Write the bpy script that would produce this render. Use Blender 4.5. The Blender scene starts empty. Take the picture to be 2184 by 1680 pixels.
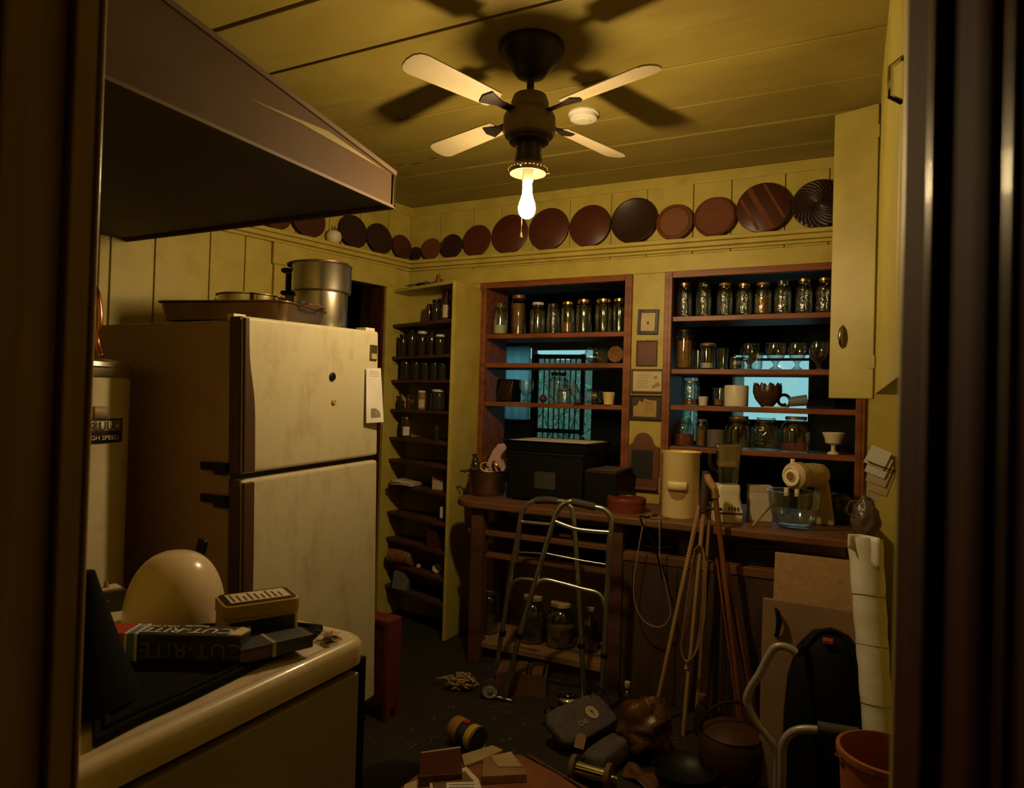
import bpy, bmesh, math, random
from mathutils import Vector as V, Matrix, noise as mnoise
random.seed(11)
SC = bpy.context.scene
COL = SC.collection
# ------------------------------------------------------------------ camera
FP = 1450.0                                   # focal length in pixels of the 2184 px wide frame
ROLL, PITCH, YAW = 0.0291676, 0.0130325, 0.4611213
CAM = V((2.620968, -3.707112, 1.38))
def _cam_axes():
    cr, sr, cp, sp = math.cos(ROLL), math.sin(ROLL), math.cos(PITCH), math.sin(PITCH)
    P = Matrix(((1,0,0),(0,cp,sp),(0,-sp,cp))); R = Matrix(((cr,-sr,0),(sr,cr,0),(0,0,1)))
    B = Matrix(((math.cos(YAW),math.sin(YAW),0),(0,0,-1),(-math.sin(YAW),math.cos(YAW),0)))
    return R @ P @ B                          # world -> (right, down, forward)
W2C = _cam_axes(); C2W = W2C.transposed()
cam = bpy.data.cameras.new('camera'); cam.sensor_width = 36.0; cam.lens = FP/2184*36
cam.clip_start = 0.01; cam.clip_end = 200
cam.dof.use_dof = True; cam.dof.focus_distance = 3.1; cam.dof.aperture_fstop = 7.0
camo = bpy.data.objects.new('camera', cam); COL.objects.link(camo)
r, d, f = C2W.col[0], C2W.col[1], C2W.col[2]
camo.matrix_world = Matrix(((r[0],-d[0],-f[0],CAM[0]),(r[1],-d[1],-f[1],CAM[1]),(r[2],-d[2],-f[2],CAM[2]),(0,0,0,1)))
SC.camera = camo
# ------------------------------------------------------------------ world, exposure
wd_ = bpy.data.worlds.new('overcast_sky'); SC.world = wd_; wd_.use_nodes = True
bg = wd_.node_tree.nodes['Background']; bg.inputs[0].default_value = (0.33, 0.78, 0.82, 1); bg.inputs[1].default_value = 0.78
SC.view_settings.view_transform = 'Standard'; SC.view_settings.look = 'None'
SC.cycles.max_bounces = 9; SC.cycles.diffuse_bounces = 4; SC.cycles.transmission_bounces = 9; SC.cycles.caustics_reflective = False; SC.cycles.caustics_refractive = False
SC.view_settings.exposure = 0.0; SC.view_settings.gamma = 1.0; SC.view_settings.use_curve_mapping = False
BULB = (1.0, 0.70, 0.33); BULB_STRENGTH = 660.0
# ------------------------------------------------------------------ helpers: a photograph pixel to a point in the room
def ray(px, py): return C2W @ V(((px-1092)/FP, (py-840)/FP, 1.0))
def at_pl(px, py, p0, n):
    d = ray(px, py); n = V(n); return CAM + d*((V(p0)-CAM).dot(n)/d.dot(n))
def at_y(px, py, y): return at_pl(px, py, (0,y,0), (0,1,0))
def at_x(px, py, x): return at_pl(px, py, (x,0,0), (1,0,0))
def at_z(px, py, z): return at_pl(px, py, (0,0,z), (0,0,1))
WD = V((0.240968, 0.970533, 0))                        # run of the left wall, away from the camera
WN = V((WD[1], -WD[0], 0))                     # its normal, into the room
def at_w(px, py, off=0.0): return at_pl(px, py, WN*off, WN)
def sw(p): return -p.dot(WD)                   # distance along the left wall from the corner
def depth(p): return (W2C @ (V(p)-CAM))[2]
def mpp(p): return depth(p)/FP                 # metres per photograph pixel at p
# ------------------------------------------------------------------ helpers: materials
MATS = {}
def mat(name, col, rough=0.6, metal=0.0, col2=None, scale=7.0, stretch=(1,1,1), contrast=0.5, bump=0.0, bscale=30.0,
        dirt=0.0, dscale=2.5, dcol=(0.10,0.05,0.02), spec=0.5, trans=0.0, ior=1.45, alpha=1.0, emit=None, estr=0.0, coat=0.0):
    if name in MATS: return MATS[name]
    m = bpy.data.materials.new(name); m.use_nodes = True; MATS[name] = m
    nt = m.node_tree; N = nt.nodes; L = nt.links; b = N['Principled BSDF']
    b.inputs['Roughness'].default_value = rough; b.inputs['Metallic'].default_value = metal
    b.inputs['Specular IOR Level'].default_value = spec; b.inputs['IOR'].default_value = ior
    b.inputs['Transmission Weight'].default_value = trans; b.inputs['Coat Weight'].default_value = coat
    b.inputs['Alpha'].default_value = alpha
    tc = N.new('ShaderNodeTexCoord'); mp = N.new('ShaderNodeMapping'); L.new(tc.outputs['Object'], mp.inputs[0])
    mp.inputs['Scale'].default_value = stretch
    nz = N.new('ShaderNodeTexNoise'); nz.inputs['Scale'].default_value = scale; nz.inputs['Detail'].default_value = 5
    L.new(mp.outputs[0], nz.inputs['Vector'])
    rp = N.new('ShaderNodeValToRGB'); rp.color_ramp.elements[0].position = 0.5-contrast/2*0.6; rp.color_ramp.elements[1].position = 0.5+contrast/2*0.6
    c2 = col2 or tuple(x*0.82 for x in col)
    rp.color_ramp.elements[0].color = (*c2,1); rp.color_ramp.elements[1].color = (*col,1)
    L.new(nz.outputs['Fac'], rp.inputs[0]); out = rp.outputs[0]
    if dirt > 0:
        n2 = N.new('ShaderNodeTexNoise'); n2.inputs['Scale'].default_value = dscale; n2.inputs['Detail'].default_value = 9; n2.inputs['Roughness'].default_value = 0.7
        L.new(mp.outputs[0], n2.inputs['Vector'])
        r2 = N.new('ShaderNodeValToRGB'); r2.color_ramp.elements[0].position = 0.5; r2.color_ramp.elements[1].position = 0.72
        r2.color_ramp.elements[0].color = (0,0,0,1); r2.color_ramp.elements[1].color = (dirt,dirt,dirt,1)
        L.new(n2.outputs['Fac'], r2.inputs[0])
        mx = N.new('ShaderNodeMix'); mx.data_type = 'RGBA'; L.new(r2.outputs[0], mx.inputs[0]); L.new(out, mx.inputs[6]); mx.inputs[7].default_value = (*dcol,1)
        out = mx.outputs[2]
    L.new(out, b.inputs['Base Color'])
    if bump > 0:
        n3 = N.new('ShaderNodeTexNoise'); n3.inputs['Scale'].default_value = bscale; n3.inputs['Detail'].default_value = 4
        L.new(mp.outputs[0], n3.inputs['Vector'])
        bp = N.new('ShaderNodeBump'); bp.inputs['Strength'].default_value = bump; bp.inputs['Distance'].default_value = 0.01
        L.new(n3.outputs['Fac'], bp.inputs['Height']); L.new(bp.outputs[0], b.inputs['Normal'])
    if emit:
        b.inputs['Emission Color'].default_value = (*emit,1); b.inputs['Emission Strength'].default_value = estr
    return m
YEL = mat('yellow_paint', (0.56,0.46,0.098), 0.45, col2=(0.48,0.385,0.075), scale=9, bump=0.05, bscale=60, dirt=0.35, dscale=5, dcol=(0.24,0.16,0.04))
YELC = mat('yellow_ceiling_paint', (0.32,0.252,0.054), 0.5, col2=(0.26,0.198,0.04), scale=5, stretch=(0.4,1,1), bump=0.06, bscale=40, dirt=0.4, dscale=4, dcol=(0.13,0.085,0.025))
GAP = mat('dark_joint', (0.05,0.03,0.015), 0.9)
WOODC = mat('cupboard_wood', (0.30,0.095,0.03), 0.42, col2=(0.17,0.05,0.016), scale=8, stretch=(0.6,3,3), bump=0.05)
WOODD = mat('dark_wood', (0.13,0.055,0.025), 0.55, col2=(0.07,0.03,0.014), scale=7, stretch=(0.6,3,3), bump=0.08)
SHELFW = mat('brown_shelf_wood', (0.11,0.045,0.025), 0.6, col2=(0.07,0.03,0.016), scale=7, stretch=(0.6,3,3))
COUNT = mat('counter_wood', (0.22,0.10,0.04), 0.5, col2=(0.12,0.05,0.02), scale=6, stretch=(0.5,3,3), bump=0.1, dirt=0.6, dscale=6, dcol=(0.04,0.02,0.01))
FLOORM = mat('grimy_floor', (0.028,0.021,0.015), 0.75, col2=(0.02,0.016,0.012), scale=5, bump=0.25, bscale=25, dirt=0.6, dscale=7, dcol=(0.045,0.03,0.018))
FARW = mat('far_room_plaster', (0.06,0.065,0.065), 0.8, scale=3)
DARKB = mat('dark_brown_panel', (0.075,0.04,0.022), 0.7, col2=(0.045,0.024,0.013), scale=5, stretch=(3,3,0.6))
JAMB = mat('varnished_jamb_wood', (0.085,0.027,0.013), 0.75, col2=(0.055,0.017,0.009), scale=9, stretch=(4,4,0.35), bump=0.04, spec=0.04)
JAMBL = mat('lightened_jamb_wood', (0.42,0.30,0.20), 0.5, col2=(0.30,0.20,0.13), scale=9, stretch=(4,4,0.35), bump=0.04, spec=0.4)  # left jamb: same wood, lightened so the hall light sits in its colour
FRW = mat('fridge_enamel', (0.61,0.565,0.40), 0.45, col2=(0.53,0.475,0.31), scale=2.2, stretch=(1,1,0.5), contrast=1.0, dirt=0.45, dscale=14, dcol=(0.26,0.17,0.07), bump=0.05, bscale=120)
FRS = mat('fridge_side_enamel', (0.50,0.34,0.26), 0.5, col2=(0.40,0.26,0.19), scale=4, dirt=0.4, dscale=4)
FRT = mat('fridge_brown_trim', (0.085,0.04,0.025), 0.45)
ENAM = mat('white_enamel', (0.68,0.60,0.48), 0.3, col2=(0.58,0.48,0.36), scale=4, dirt=0.45, dscale=6, dcol=(0.28,0.16,0.07), coat=0.3)
ENAMS = mat('painted_side_panel', (0.34,0.31,0.30), 0.45, col2=(0.28,0.25,0.24), scale=4, dirt=0.25, dscale=5)
TANK = mat('tank_enamel', (0.60,0.53,0.36), 0.45, col2=(0.50,0.43,0.28), scale=6, dirt=0.4, dscale=9, dcol=(0.35,0.20,0.08))
STEEL = mat('brushed_steel', (0.62,0.58,0.52), 0.28, 1.0, col2=(0.45,0.42,0.38), scale=14, stretch=(1,1,0.3), bump=0.03)
CHROME = mat('chrome', (0.78,0.76,0.72), 0.12, 1.0)
ALU = mat('walker_aluminium', (0.62,0.66,0.68), 0.34, 1.0, col2=(0.5,0.52,0.54), scale=20)
COPPER = mat('copper_pipe', (0.75,0.30,0.16), 0.25, 1.0)
BRASS = mat('brass_lid', (0.75,0.52,0.18), 0.3, 1.0, col2=(0.55,0.33,0.1), scale=15)
RUST = mat('rusty_lid', (0.45,0.20,0.07), 0.5, 0.6, col2=(0.25,0.10,0.04), scale=20)
def thin_glass(name, tint, bump, bscale, rough):
    """thin clear glass: light passes, a fresnel share is reflected"""
    m = bpy.data.materials.new(name); m.use_nodes = True; MATS[name] = m; N = m.node_tree.nodes; L = m.node_tree.links
    N.remove(N['Principled BSDF']); a = N.new('ShaderNodeBsdfTransparent'); a.inputs[0].default_value = (*tint,1)
    g = N.new('ShaderNodeBsdfGlossy'); g.inputs['Roughness'].default_value = rough; g.inputs['Color'].default_value = (0.95,0.97,0.97,1)
    lw = N.new('ShaderNodeLayerWeight'); lw.inputs['Blend'].default_value = 0.22
    mr = N.new('ShaderNodeMapRange'); mr.inputs['To Min'].default_value = 0.05; mr.inputs['To Max'].default_value = 0.85; L.new(lw.outputs['Facing'], mr.inputs['Value'])
    tc = N.new('ShaderNodeTexCoord'); nz = N.new('ShaderNodeTexNoise'); nz.inputs['Scale'].default_value = bscale; L.new(tc.outputs['Object'], nz.inputs['Vector'])
    bp = N.new('ShaderNodeBump'); bp.inputs['Strength'].default_value = bump; bp.inputs['Distance'].default_value = 0.01; L.new(nz.outputs['Fac'], bp.inputs['Height'])
    L.new(bp.outputs[0], g.inputs['Normal']); L.new(bp.outputs[0], lw.inputs['Normal'])
    mx = N.new('ShaderNodeMixShader'); L.new(mr.outputs[0], mx.inputs[0]); L.new(a.outputs[0], mx.inputs[1]); L.new(g.outputs[0], mx.inputs[2]); L.new(mx.outputs[0], N['Material Output'].inputs[0])
    return m
GLASS = thin_glass('clear_glass', (0.90,0.94,0.93), 0.10, 22, 0.10)
EMBG = thin_glass('embossed_glass', (0.88,0.92,0.91), 0.45, 70, 0.12)
WHITE = mat('white_plastic', (0.80,0.78,0.72), 0.4)
CREAM = mat('cream_plastic', (0.84,0.66,0.30), 0.38, col2=(0.76,0.60,0.28), scale=3)
CREAMW = mat('cream_white_plastic', (0.82,0.74,0.55), 0.4)
BLACK = mat('black_plastic', (0.007,0.007,0.007), 0.45, spec=0.25)
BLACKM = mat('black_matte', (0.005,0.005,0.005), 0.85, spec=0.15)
BLKIRON = mat('black_iron', (0.02,0.02,0.022), 0.45, 0.5)
PAPER = mat('old_paper', (0.62,0.52,0.36), 0.8, col2=(0.50,0.40,0.26), scale=8)
PAPERW = mat('white_paper', (0.80,0.77,0.72), 0.75)
INK = mat('printed_ink', (0.05,0.035,0.03), 0.8)
AMBER = mat('amber_contents', (0.42,0.17,0.04), 0.7, col2=(0.25,0.09,0.02), scale=60, bump=0.4, bscale=90)
REDC = mat('red_contents', (0.38,0.06,0.03), 0.7, col2=(0.20,0.03,0.02), scale=60, bump=0.4, bscale=90)
DARKC = mat('dark_contents', (0.05,0.03,0.02), 0.7, col2=(0.12,0.06,0.03), scale=70, bump=0.5, bscale=90)
SUGAR = mat('white_powder', (0.80,0.72,0.52), 0.9)
RED = mat('red_paint', (0.17,0.03,0.03), 0.5, col2=(0.11,0.02,0.02), scale=5, dirt=0.4, dscale=8)
REDTIN = mat('red_tin', (0.19,0.035,0.028), 0.35, col2=(0.14,0.025,0.02), scale=4)
GREYCLOTH = mat('grey_canvas', (0.11,0.10,0.105), 0.9, col2=(0.08,0.072,0.075), scale=40, bump=0.2, bscale=120)
BLKCLOTH = mat('black_nylon', (0.006,0.0055,0.006), 0.75, spec=0.2, bump=0.2, bscale=60)
BROWNBAG = mat('brown_plastic_film', (0.15,0.07,0.028), 0.35, col2=(0.07,0.03,0.012), scale=9, bump=0.8, bscale=14)
STICK = mat('pale_stick_wood', (0.42,0.25,0.11), 0.55, col2=(0.32,0.18,0.07), scale=9, stretch=(4,4,0.5))
CANE = mat('red_brown_cane_wood', (0.26,0.085,0.03), 0.35, col2=(0.17,0.05,0.02), scale=9, stretch=(4,4,0.5), coat=0.3)
RUBBER = mat('dark_grip_rubber', (0.055,0.045,0.042), 0.7)
PINKC = mat('pink_oven_mitt_cloth', (0.55,0.36,0.36), 0.9, col2=(0.48,0.30,0.30), scale=30, bump=0.2, bscale=80)
TERRA = mat('terracotta_plastic', (0.36,0.12,0.05), 0.5, col2=(0.28,0.09,0.04), scale=5)
PARTB = mat('particle_board', (0.46,0.30,0.14), 0.8, col2=(0.34,0.21,0.09), scale=50, contrast=0.9, dirt=0.3, dscale=20)
GREENL = mat('leaf_green', (0.34,0.62,0.40), 0.5, col2=(0.55,0.72,0.45), scale=3, contrast=1)
# ------------------------------------------------------------------ helpers: meshes
def fr(o, x=(1,0,0), y=None, z=None):
    """frame: origin o, x axis, z axis (default up)"""
    x = V(x).normalized(); z = V(z).normalized() if z is not None else V((0,0,1))
    y = z.cross(x).normalized(); z = x.cross(y).normalized()
    return Matrix(((x[0],y[0],z[0],o[0]),(x[1],y[1],z[1],o[1]),(x[2],y[2],z[2],o[2]),(0,0,0,1)))
def T(x,y,z): return Matrix.Translation((x,y,z))
def RZ(a): return Matrix.Rotation(a,4,'Z')
def RX(a): return Matrix.Rotation(a,4,'X')
def RY(a): return Matrix.Rotation(a,4,'Y')
class MB:
    def __init__(s): s.v=[]; s.f=[]
    def add(s, vs, fs, M=None):
        k=len(s.v); s.v += [(M @ V(p)) if M else V(p) for p in vs]; s.f += [tuple(i+k for i in q) for q in fs]; return s
    def box(s, x0,y0,z0,x1,y1,z1, M=None):
        return s.add([(x0,y0,z0),(x1,y0,z0),(x1,y1,z0),(x0,y1,z0),(x0,y0,z1),(x1,y0,z1),(x1,y1,z1),(x0,y1,z1)],
            [(0,3,2,1),(4,5,6,7),(0,1,5,4),(1,2,6,5),(2,3,7,6),(3,0,4,7)], M)
    def cbox(s, c, sz, M=None):
        return s.box(c[0]-sz[0]/2,c[1]-sz[1]/2,c[2]-sz[2]/2,c[0]+sz[0]/2,c[1]+sz[1]/2,c[2]+sz[2]/2,M)
    def lathe(s, prof, n=24, M=None, cap=False, arc=None):
        vs=[]; fs=[]; rings=[]
        for (r,z) in prof:
            if r < 1e-6: rings.append([len(vs)]); vs.append((0,0,z))
            else:
                rings.append(list(range(len(vs),len(vs)+n)))
                vs += [(r*math.cos(2*math.pi*i/n), r*math.sin(2*math.pi*i/n), z) for i in range(n)]
        for a,b in zip(rings,rings[1:]):
            for i in range(n):
                j=(i+1)%n
                if len(a)==1 and len(b)==1: continue
                if len(a)==1: fs.append((a[0],b[j],b[i]))
                elif len(b)==1: fs.append((a[i],a[j],b[0]))
                else: fs.append((a[i],a[j],b[j],b[i]))
        if cap:
            if len(rings[0])>1: fs.append(tuple(reversed(rings[0])))
            if len(rings[-1])>1: fs.append(tuple(rings[-1]))
        return s.add(vs,fs,M)
    def ball(s, c, r, n=14, k=8, sq=(1,1,1)):
        pr=[(math.sin(math.pi*i/k), -math.cos(math.pi*i/k)) for i in range(k+1)]
        pr[0]=(0,-1); pr[-1]=(0,1)
        return s.lathe(pr,n,T(*c)@Matrix.Diagonal((r*sq[0],r*sq[1],r*sq[2],1)))
    def tube(s, pts, r, n=8, closed=False):
        pts=[V(p) for p in pts]; m=len(pts); rr=r if isinstance(r,(list,tuple)) else [r]*m
        tg=[]
        for i in range(m):
            a=pts[(i-1)%m] if (closed or i>0) else pts[i]; b=pts[(i+1)%m] if (closed or i<m-1) else pts[i]
            tg.append((b-a).normalized())
        nrm=V((0,0,1)) if abs(tg[0][2])<0.9 else V((1,0,0)); nrm=(nrm-tg[0]*nrm.dot(tg[0])).normalized()
        vs=[]; fs=[]
        for i in range(m):
            nrm=(nrm-tg[i]*nrm.dot(tg[i])); nrm=nrm.normalized() if nrm.length>1e-6 else tg[i].orthogonal().normalized()
            bn=tg[i].cross(nrm)
            vs += [pts[i]+(nrm*math.cos(2*math.pi*k/n)+bn*math.sin(2*math.pi*k/n))*rr[i] for k in range(n)]
        for i in range(m if closed else m-1):
            j=(i+1)%m
            for k in range(n):
                l=(k+1)%n; fs.append((i*n+k,i*n+l,j*n+l,j*n+k))
        if not closed:
            fs.append(tuple(reversed(range(n)))); fs.append(tuple((m-1)*n+k for k in range(n)))
        return s.add(vs,fs)
    def prism(s, poly, z0, z1, M=None):
        n=len(poly); vs=[(p[0],p[1],z0) for p in poly]+[(p[0],p[1],z1) for p in poly]
        fs=[tuple(reversed(range(n))),tuple(range(n,2*n))]+[(i,(i+1)%n,n+(i+1)%n,n+i) for i in range(n)]
        return s.add(vs,fs,M)
    def grid(s, fn, nu, nv, thick=None):
        vs=[fn(i/nu,j/nv) for j in range(nv+1) for i in range(nu+1)]
        fs=[(j*(nu+1)+i,j*(nu+1)+i+1,(j+1)*(nu+1)+i+1,(j+1)*(nu+1)+i) for j in range(nv) for i in range(nu)]
        return s.add(vs,fs)
    def build(s, name, m, parent=None, smooth=False, bevel=0.0, world=True, kind=None, solid=0.0, sub=0, seg=2, ang=40):
        me=bpy.data.meshes.new(name); base=V((0,0,0)); inv=None
        if parent is not None and world: inv=WM(parent).inverted()
        elif parent is None and world:
            xs=[p[0] for p in s.v]; ys=[p[1] for p in s.v]; zs=[p[2] for p in s.v]
            base=V(((min(xs)+max(xs))/2,(min(ys)+max(ys))/2,min(zs))); inv=Matrix.Translation(-base)
        me.from_pydata([(inv@p if inv else p)[:] for p in s.v],[],s.f); me.validate()
        if smooth:
            me.polygons.foreach_set('use_smooth',[True]*len(me.polygons)); me.set_sharp_from_angle(angle=math.radians(ang))
        me.materials.append(m); o=bpy.data.objects.new(name,me); COL.objects.link(o)
        if parent is not None: o.parent=parent
        else: o.location=base
        if solid:
            md=o.modifiers.new('thickness','SOLIDIFY'); md.thickness=solid; md.offset=0
        if sub:
            md=o.modifiers.new('smooth','SUBSURF'); md.levels=sub; md.render_levels=sub
        if bevel:
            md=o.modifiers.new('edge','BEVEL'); md.width=bevel; md.segments=seg; md.limit_method='ANGLE'; md.angle_limit=math.radians(45)
        if kind: o['kind']=kind
        return o
def WM(o):
    m = Matrix.LocRotScale(o.location, o.rotation_euler.to_quaternion(), o.scale)
    return WM(o.parent) @ m if o.parent is not None else m
def tag(o, label, cat, group=None):
    o['label']=label; o['category']=cat
    if group: o['group']=group
    return o
def thing(name, label, cat, loc=(0,0,0), rz=0.0, group=None):
    o=bpy.data.objects.new(name,None); o.empty_display_size=0.05; COL.objects.link(o); o.location=loc; o.rotation_euler=(0,0,rz)
    return tag(o,label,cat,group)
def struct(o): o['kind']='structure'; return o
def sempty(name, loc=(0,0,0), rz=0.0):
    o=bpy.data.objects.new(name,None); o.empty_display_size=0.05; COL.objects.link(o); o.location=loc; o.rotation_euler=(0,0,rz); return struct(o)
def lettering(body, size, m, parent, M, name='lettering', align='CENTER', sx=1.0, ext=0.0004, shear=0.0):
    cu=bpy.data.curves.new('txt','FONT'); cu.body=body; cu.size=size; cu.align_x=align; cu.align_y='CENTER'; cu.extrude=ext; cu.shear=shear; cu.resolution_u=3
    to=bpy.data.objects.new('txt',cu); COL.objects.link(to)
    me=bpy.data.meshes.new_from_object(to.evaluated_get(bpy.context.evaluated_depsgraph_get()))
    b=MB(); b.add([(v.co[0]*sx,v.co[1],v.co[2]) for v in me.vertices],[tuple(p.vertices) for p in me.polygons],M)
    bpy.data.objects.remove(to); bpy.data.curves.remove(cu); bpy.data.meshes.remove(me)
    return b.build(name,m,parent)
def arcpts(c, r, a0, a1, n, u=(1,0,0), w=(0,0,1)):
    u=V(u); w=V(w); return [V(c)+u*(r*math.cos(a0+(a1-a0)*i/n))+w*(r*math.sin(a0+(a1-a0)*i/n)) for i in range(n+1)]
def smoothpts(p, k=6):
    p=[V(q) for q in p]; out=[]
    for i in range(len(p)-1):
        a=p[max(i-1,0)]; b=p[i]; c=p[i+1]; e=p[min(i+2,len(p)-1)]
        for j in range(k):
            t=j/k; out.append(0.5*((2*b)+(c-a)*t+(2*a-5*b+4*c-e)*t*t+(3*b-a-3*c+e)*t**3))
    out.append(p[-1]); return out
def rrect(hx, hy, r, n=5):
    o=[]
    for cx,cy,a in ((hx-r,hy-r,0),(-hx+r,hy-r,90),(-hx+r,-hy+r,180),(hx-r,-hy+r,270)):
        o += [(cx+r*math.cos(math.radians(a+90*i/n)),cy+r*math.sin(math.radians(a+90*i/n))) for i in range(n+1)]
    return o
ORD=['first','second','third','fourth','fifth','sixth','seventh','eighth','ninth','tenth','eleventh','twelfth','thirteenth']
# ================================================================== THE SETTING
CEIL = 2.645; XR = 3.0; YF = -3.2; XL = -0.95
# --- floor and ceiling
fl = sempty('floor', (1.2,-1.5,0))
b = MB(); b.box(-1.3,-4.9,-0.05,3.4,0.0,0.0); b.build('floor_sheet', FLOORM, fl)
b = MB()
for _ in range(420):                                             # crumbs, chips of paint and dust
    x, y = random.uniform(0.9,2.7), random.uniform(-2.0,-0.5); a = random.uniform(0,6.28); s = random.uniform(0.003,0.012)
    b.add([(s,0,0.001),(-s*0.4,s*0.8,0.003),(-s*0.6,-s*0.6,0.001),(0,0,s*0.7)],[(0,1,3),(1,2,3),(2,0,3),(0,2,1)], T(x,y,0)@RZ(a))
o = b.build('litter', mat('litter_crumbs',(0.20,0.13,0.07),0.9,col2=(0.05,0.035,0.02),scale=3,contrast=1), None, kind='stuff')
tag(o,'crumbs and paint chips strewn over the dark kitchen floor','litter')
ce = sempty('ceiling', (1.2,-1.5,CEIL))
b = MB(); b.box(-1.2,-4.9,CEIL+0.018,3.4,0.1,CEIL+0.08); b.build('ceiling_backing', GAP, ce)
ys = [0.0,-0.25,-0.552,-0.865,-1.208,-1.44,-1.765,-2.078,-2.39,-2.70,-3.0,-3.3,-3.7,-4.2,-4.9]
for i in range(len(ys)-1):
    g = [0.004,0.004,0.004,0.003,0.004,0.007,0.016,0.028,0.012,0.01,0.01,0.01,0.01,0.01][i]
    dz = [0.0,0.004,0.001,0.005,0.000,0.003,0.001,0.004,0,0.002,0,0,0,0][i]
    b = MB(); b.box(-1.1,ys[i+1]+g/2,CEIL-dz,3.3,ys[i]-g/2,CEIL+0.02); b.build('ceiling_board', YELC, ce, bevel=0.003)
# small light coves: raised beads along the back joints
for y in (-0.25,-0.552,-0.865,-1.208):
    b = MB(); b.tube([(-0.6,y,CEIL-0.001),(3.0,y,CEIL-0.001)],0.006,6); b.build('joint_bead', YELC, ce, smooth=True)
# peeling flakes of ceiling paint by the overhead cabinet
for k,(px,py,L) in enumerate(((880,350,0.07),(920,338,0.05),(850,352,0.05))):
    p = at_z(px,py,CEIL-0.006)
    b = MB(); b.add([(0,0,0),(L,0.01,-0.002),(L*0.8,-0.03,-0.02),(L*0.2,-0.02,-0.012)],[(0,1,2,3)],T(*p)); b.build('paint_flake', YELC, ce, solid=0.002)
# --- back wall, with the two openings of the built-in cupboards
LC = (0.557,1.524); RC = (1.706,2.69); CT = 2.118; CB = 0.82
bw = sempty('wall_back', (1.2,0,0))
def wslab(x0,z0,x1,z1):
    b = MB(); b.box(x0,0.0,z0,x1,0.10,z1); b.build('wall_slab', YEL, bw)
for q in ((-0.4,0,LC[0],CEIL),(LC[1],0,RC[0],CEIL),(RC[1],0,3.3,CEIL),(LC[0],0,LC[1],CB),(RC[0],0,RC[1],CB),(LC[0],CT,LC[1],CEIL),(RC[0],CT,RC[1],CEIL)): wslab(*q)
bx = [0.0,0.234,0.479,0.679,0.89,1.131,1.384,1.591,1.845,2.043,2.307,2.511,2.76,3.0]
for i in range(len(bx)-1):
    b = MB(); b.box(bx[i]+0.0022,-0.012-0.0015*(i%2),2.212 if i>1 else 0.0,bx[i+1]-0.0022,0.0,2.6); b.build('wall_board', YEL, bw, bevel=0.003)
def flat(x0,z0,x1,z1,y=-0.018):
    b = MB(); b.box(x0,y,z0,x1,0.0,z1); b.build('flat_panel', YEL, bw, bevel=0.002)
flat(0.479,CT,3.0,2.21); flat(0.479,0.0,LC[0],CT-0.001); flat(LC[1],0.0,RC[0],CT-0.001); flat(RC[1],0.0,3.0,CT-0.001)
# --- left wall: local x runs from the corner towards the camera, local y into the room
lw = sempty('wall_left', (0,0,0), math.atan2(-WD[1],-WD[0]))
WL = WM(lw)
D0, D1, DT = 0.205, 0.92, 2.105                                   # door opening along the wall
def wbox(x0,z0,x1,z1,y0=-0.10,y1=0.0,m=YEL,name='wall_slab',bev=0.0,par=lw):
    b = MB(); b.box(x0,y0,z0,x1,y1,z1,WL); return b.build(name,m,par,bevel=bev)
wbox(-0.1,0,D0,CEIL); wbox(D0,DT,D1,CEIL); wbox(D1,0,3.4,CEIL)
gx = [1.01,1.155,1.343,1.609,1.806,1.85,2.1,2.35,2.6,2.85,3.1,3.4]
for i in range(len(gx)-1):
    g = 0.0025 if i!=3 else 0.006
    wbox(gx[i]+g,0.0,gx[i+1]-g,2.6,0.0,0.012,name='wall_board',bev=0.003)
ux = [0.012,0.2,0.42,0.64,0.86,1.01]
for i in range(len(ux)-1): wbox(ux[i]+0.0022,2.225,ux[i+1]-0.0022,2.6,0.0,0.012,name='wall_board',bev=0.003)
wbox(0.012,0.0,0.125,2.225,0.0,0.012,name='wall_board',bev=0.003)
d1 = sempty('door_1', tuple(WL @ V((0.55,0,0))))
wbox(0.13,DT,1.0,2.225,0.0,0.028,name='door_head_casing',bev=0.004,par=d1)
wbox(0.13,0,D0,DT,0.0,0.024,name='door_side_casing',bev=0.004,par=d1); wbox(D1,0,0.99,DT,0.0,0.024,name='door_side_casing',bev=0.004,par=d1)
wbox(D0-0.012,DT-0.012,D1+0.012,DT+0.006,0.0,0.034,name='casing_bead',bev=0.003,par=d1)
wbox(D0,0,D0+0.02,DT,-0.11,0.0,JAMB,'door_jamb',par=d1); wbox(D1-0.02,0,D1,DT,-0.11,0.0,JAMB,'door_jamb',par=d1)
wbox(0.34,0,0.40,2.02,-0.42,-0.38,DARKB,'door_edge_board',par=d1)
wbox(0.43,0,0.90,2.04,-0.60,-0.56,DARKB,'door_leaf',par=d1)
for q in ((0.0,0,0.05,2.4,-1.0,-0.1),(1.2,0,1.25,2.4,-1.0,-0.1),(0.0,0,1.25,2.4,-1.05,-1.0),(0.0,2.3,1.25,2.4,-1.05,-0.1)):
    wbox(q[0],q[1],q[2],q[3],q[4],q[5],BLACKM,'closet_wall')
# --- crown trim
t1 = MB(); t1.box(0.0,-0.022,2.588,3.0,0.0,CEIL); struct(t1.build('trim_1', YEL, None, bevel=0.004))
t2 = MB(); t2.box(0.0,0.0,2.588,3.3,0.022,CEIL,WL); struct(t2.build('trim_2', YEL, None, bevel=0.004))
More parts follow.
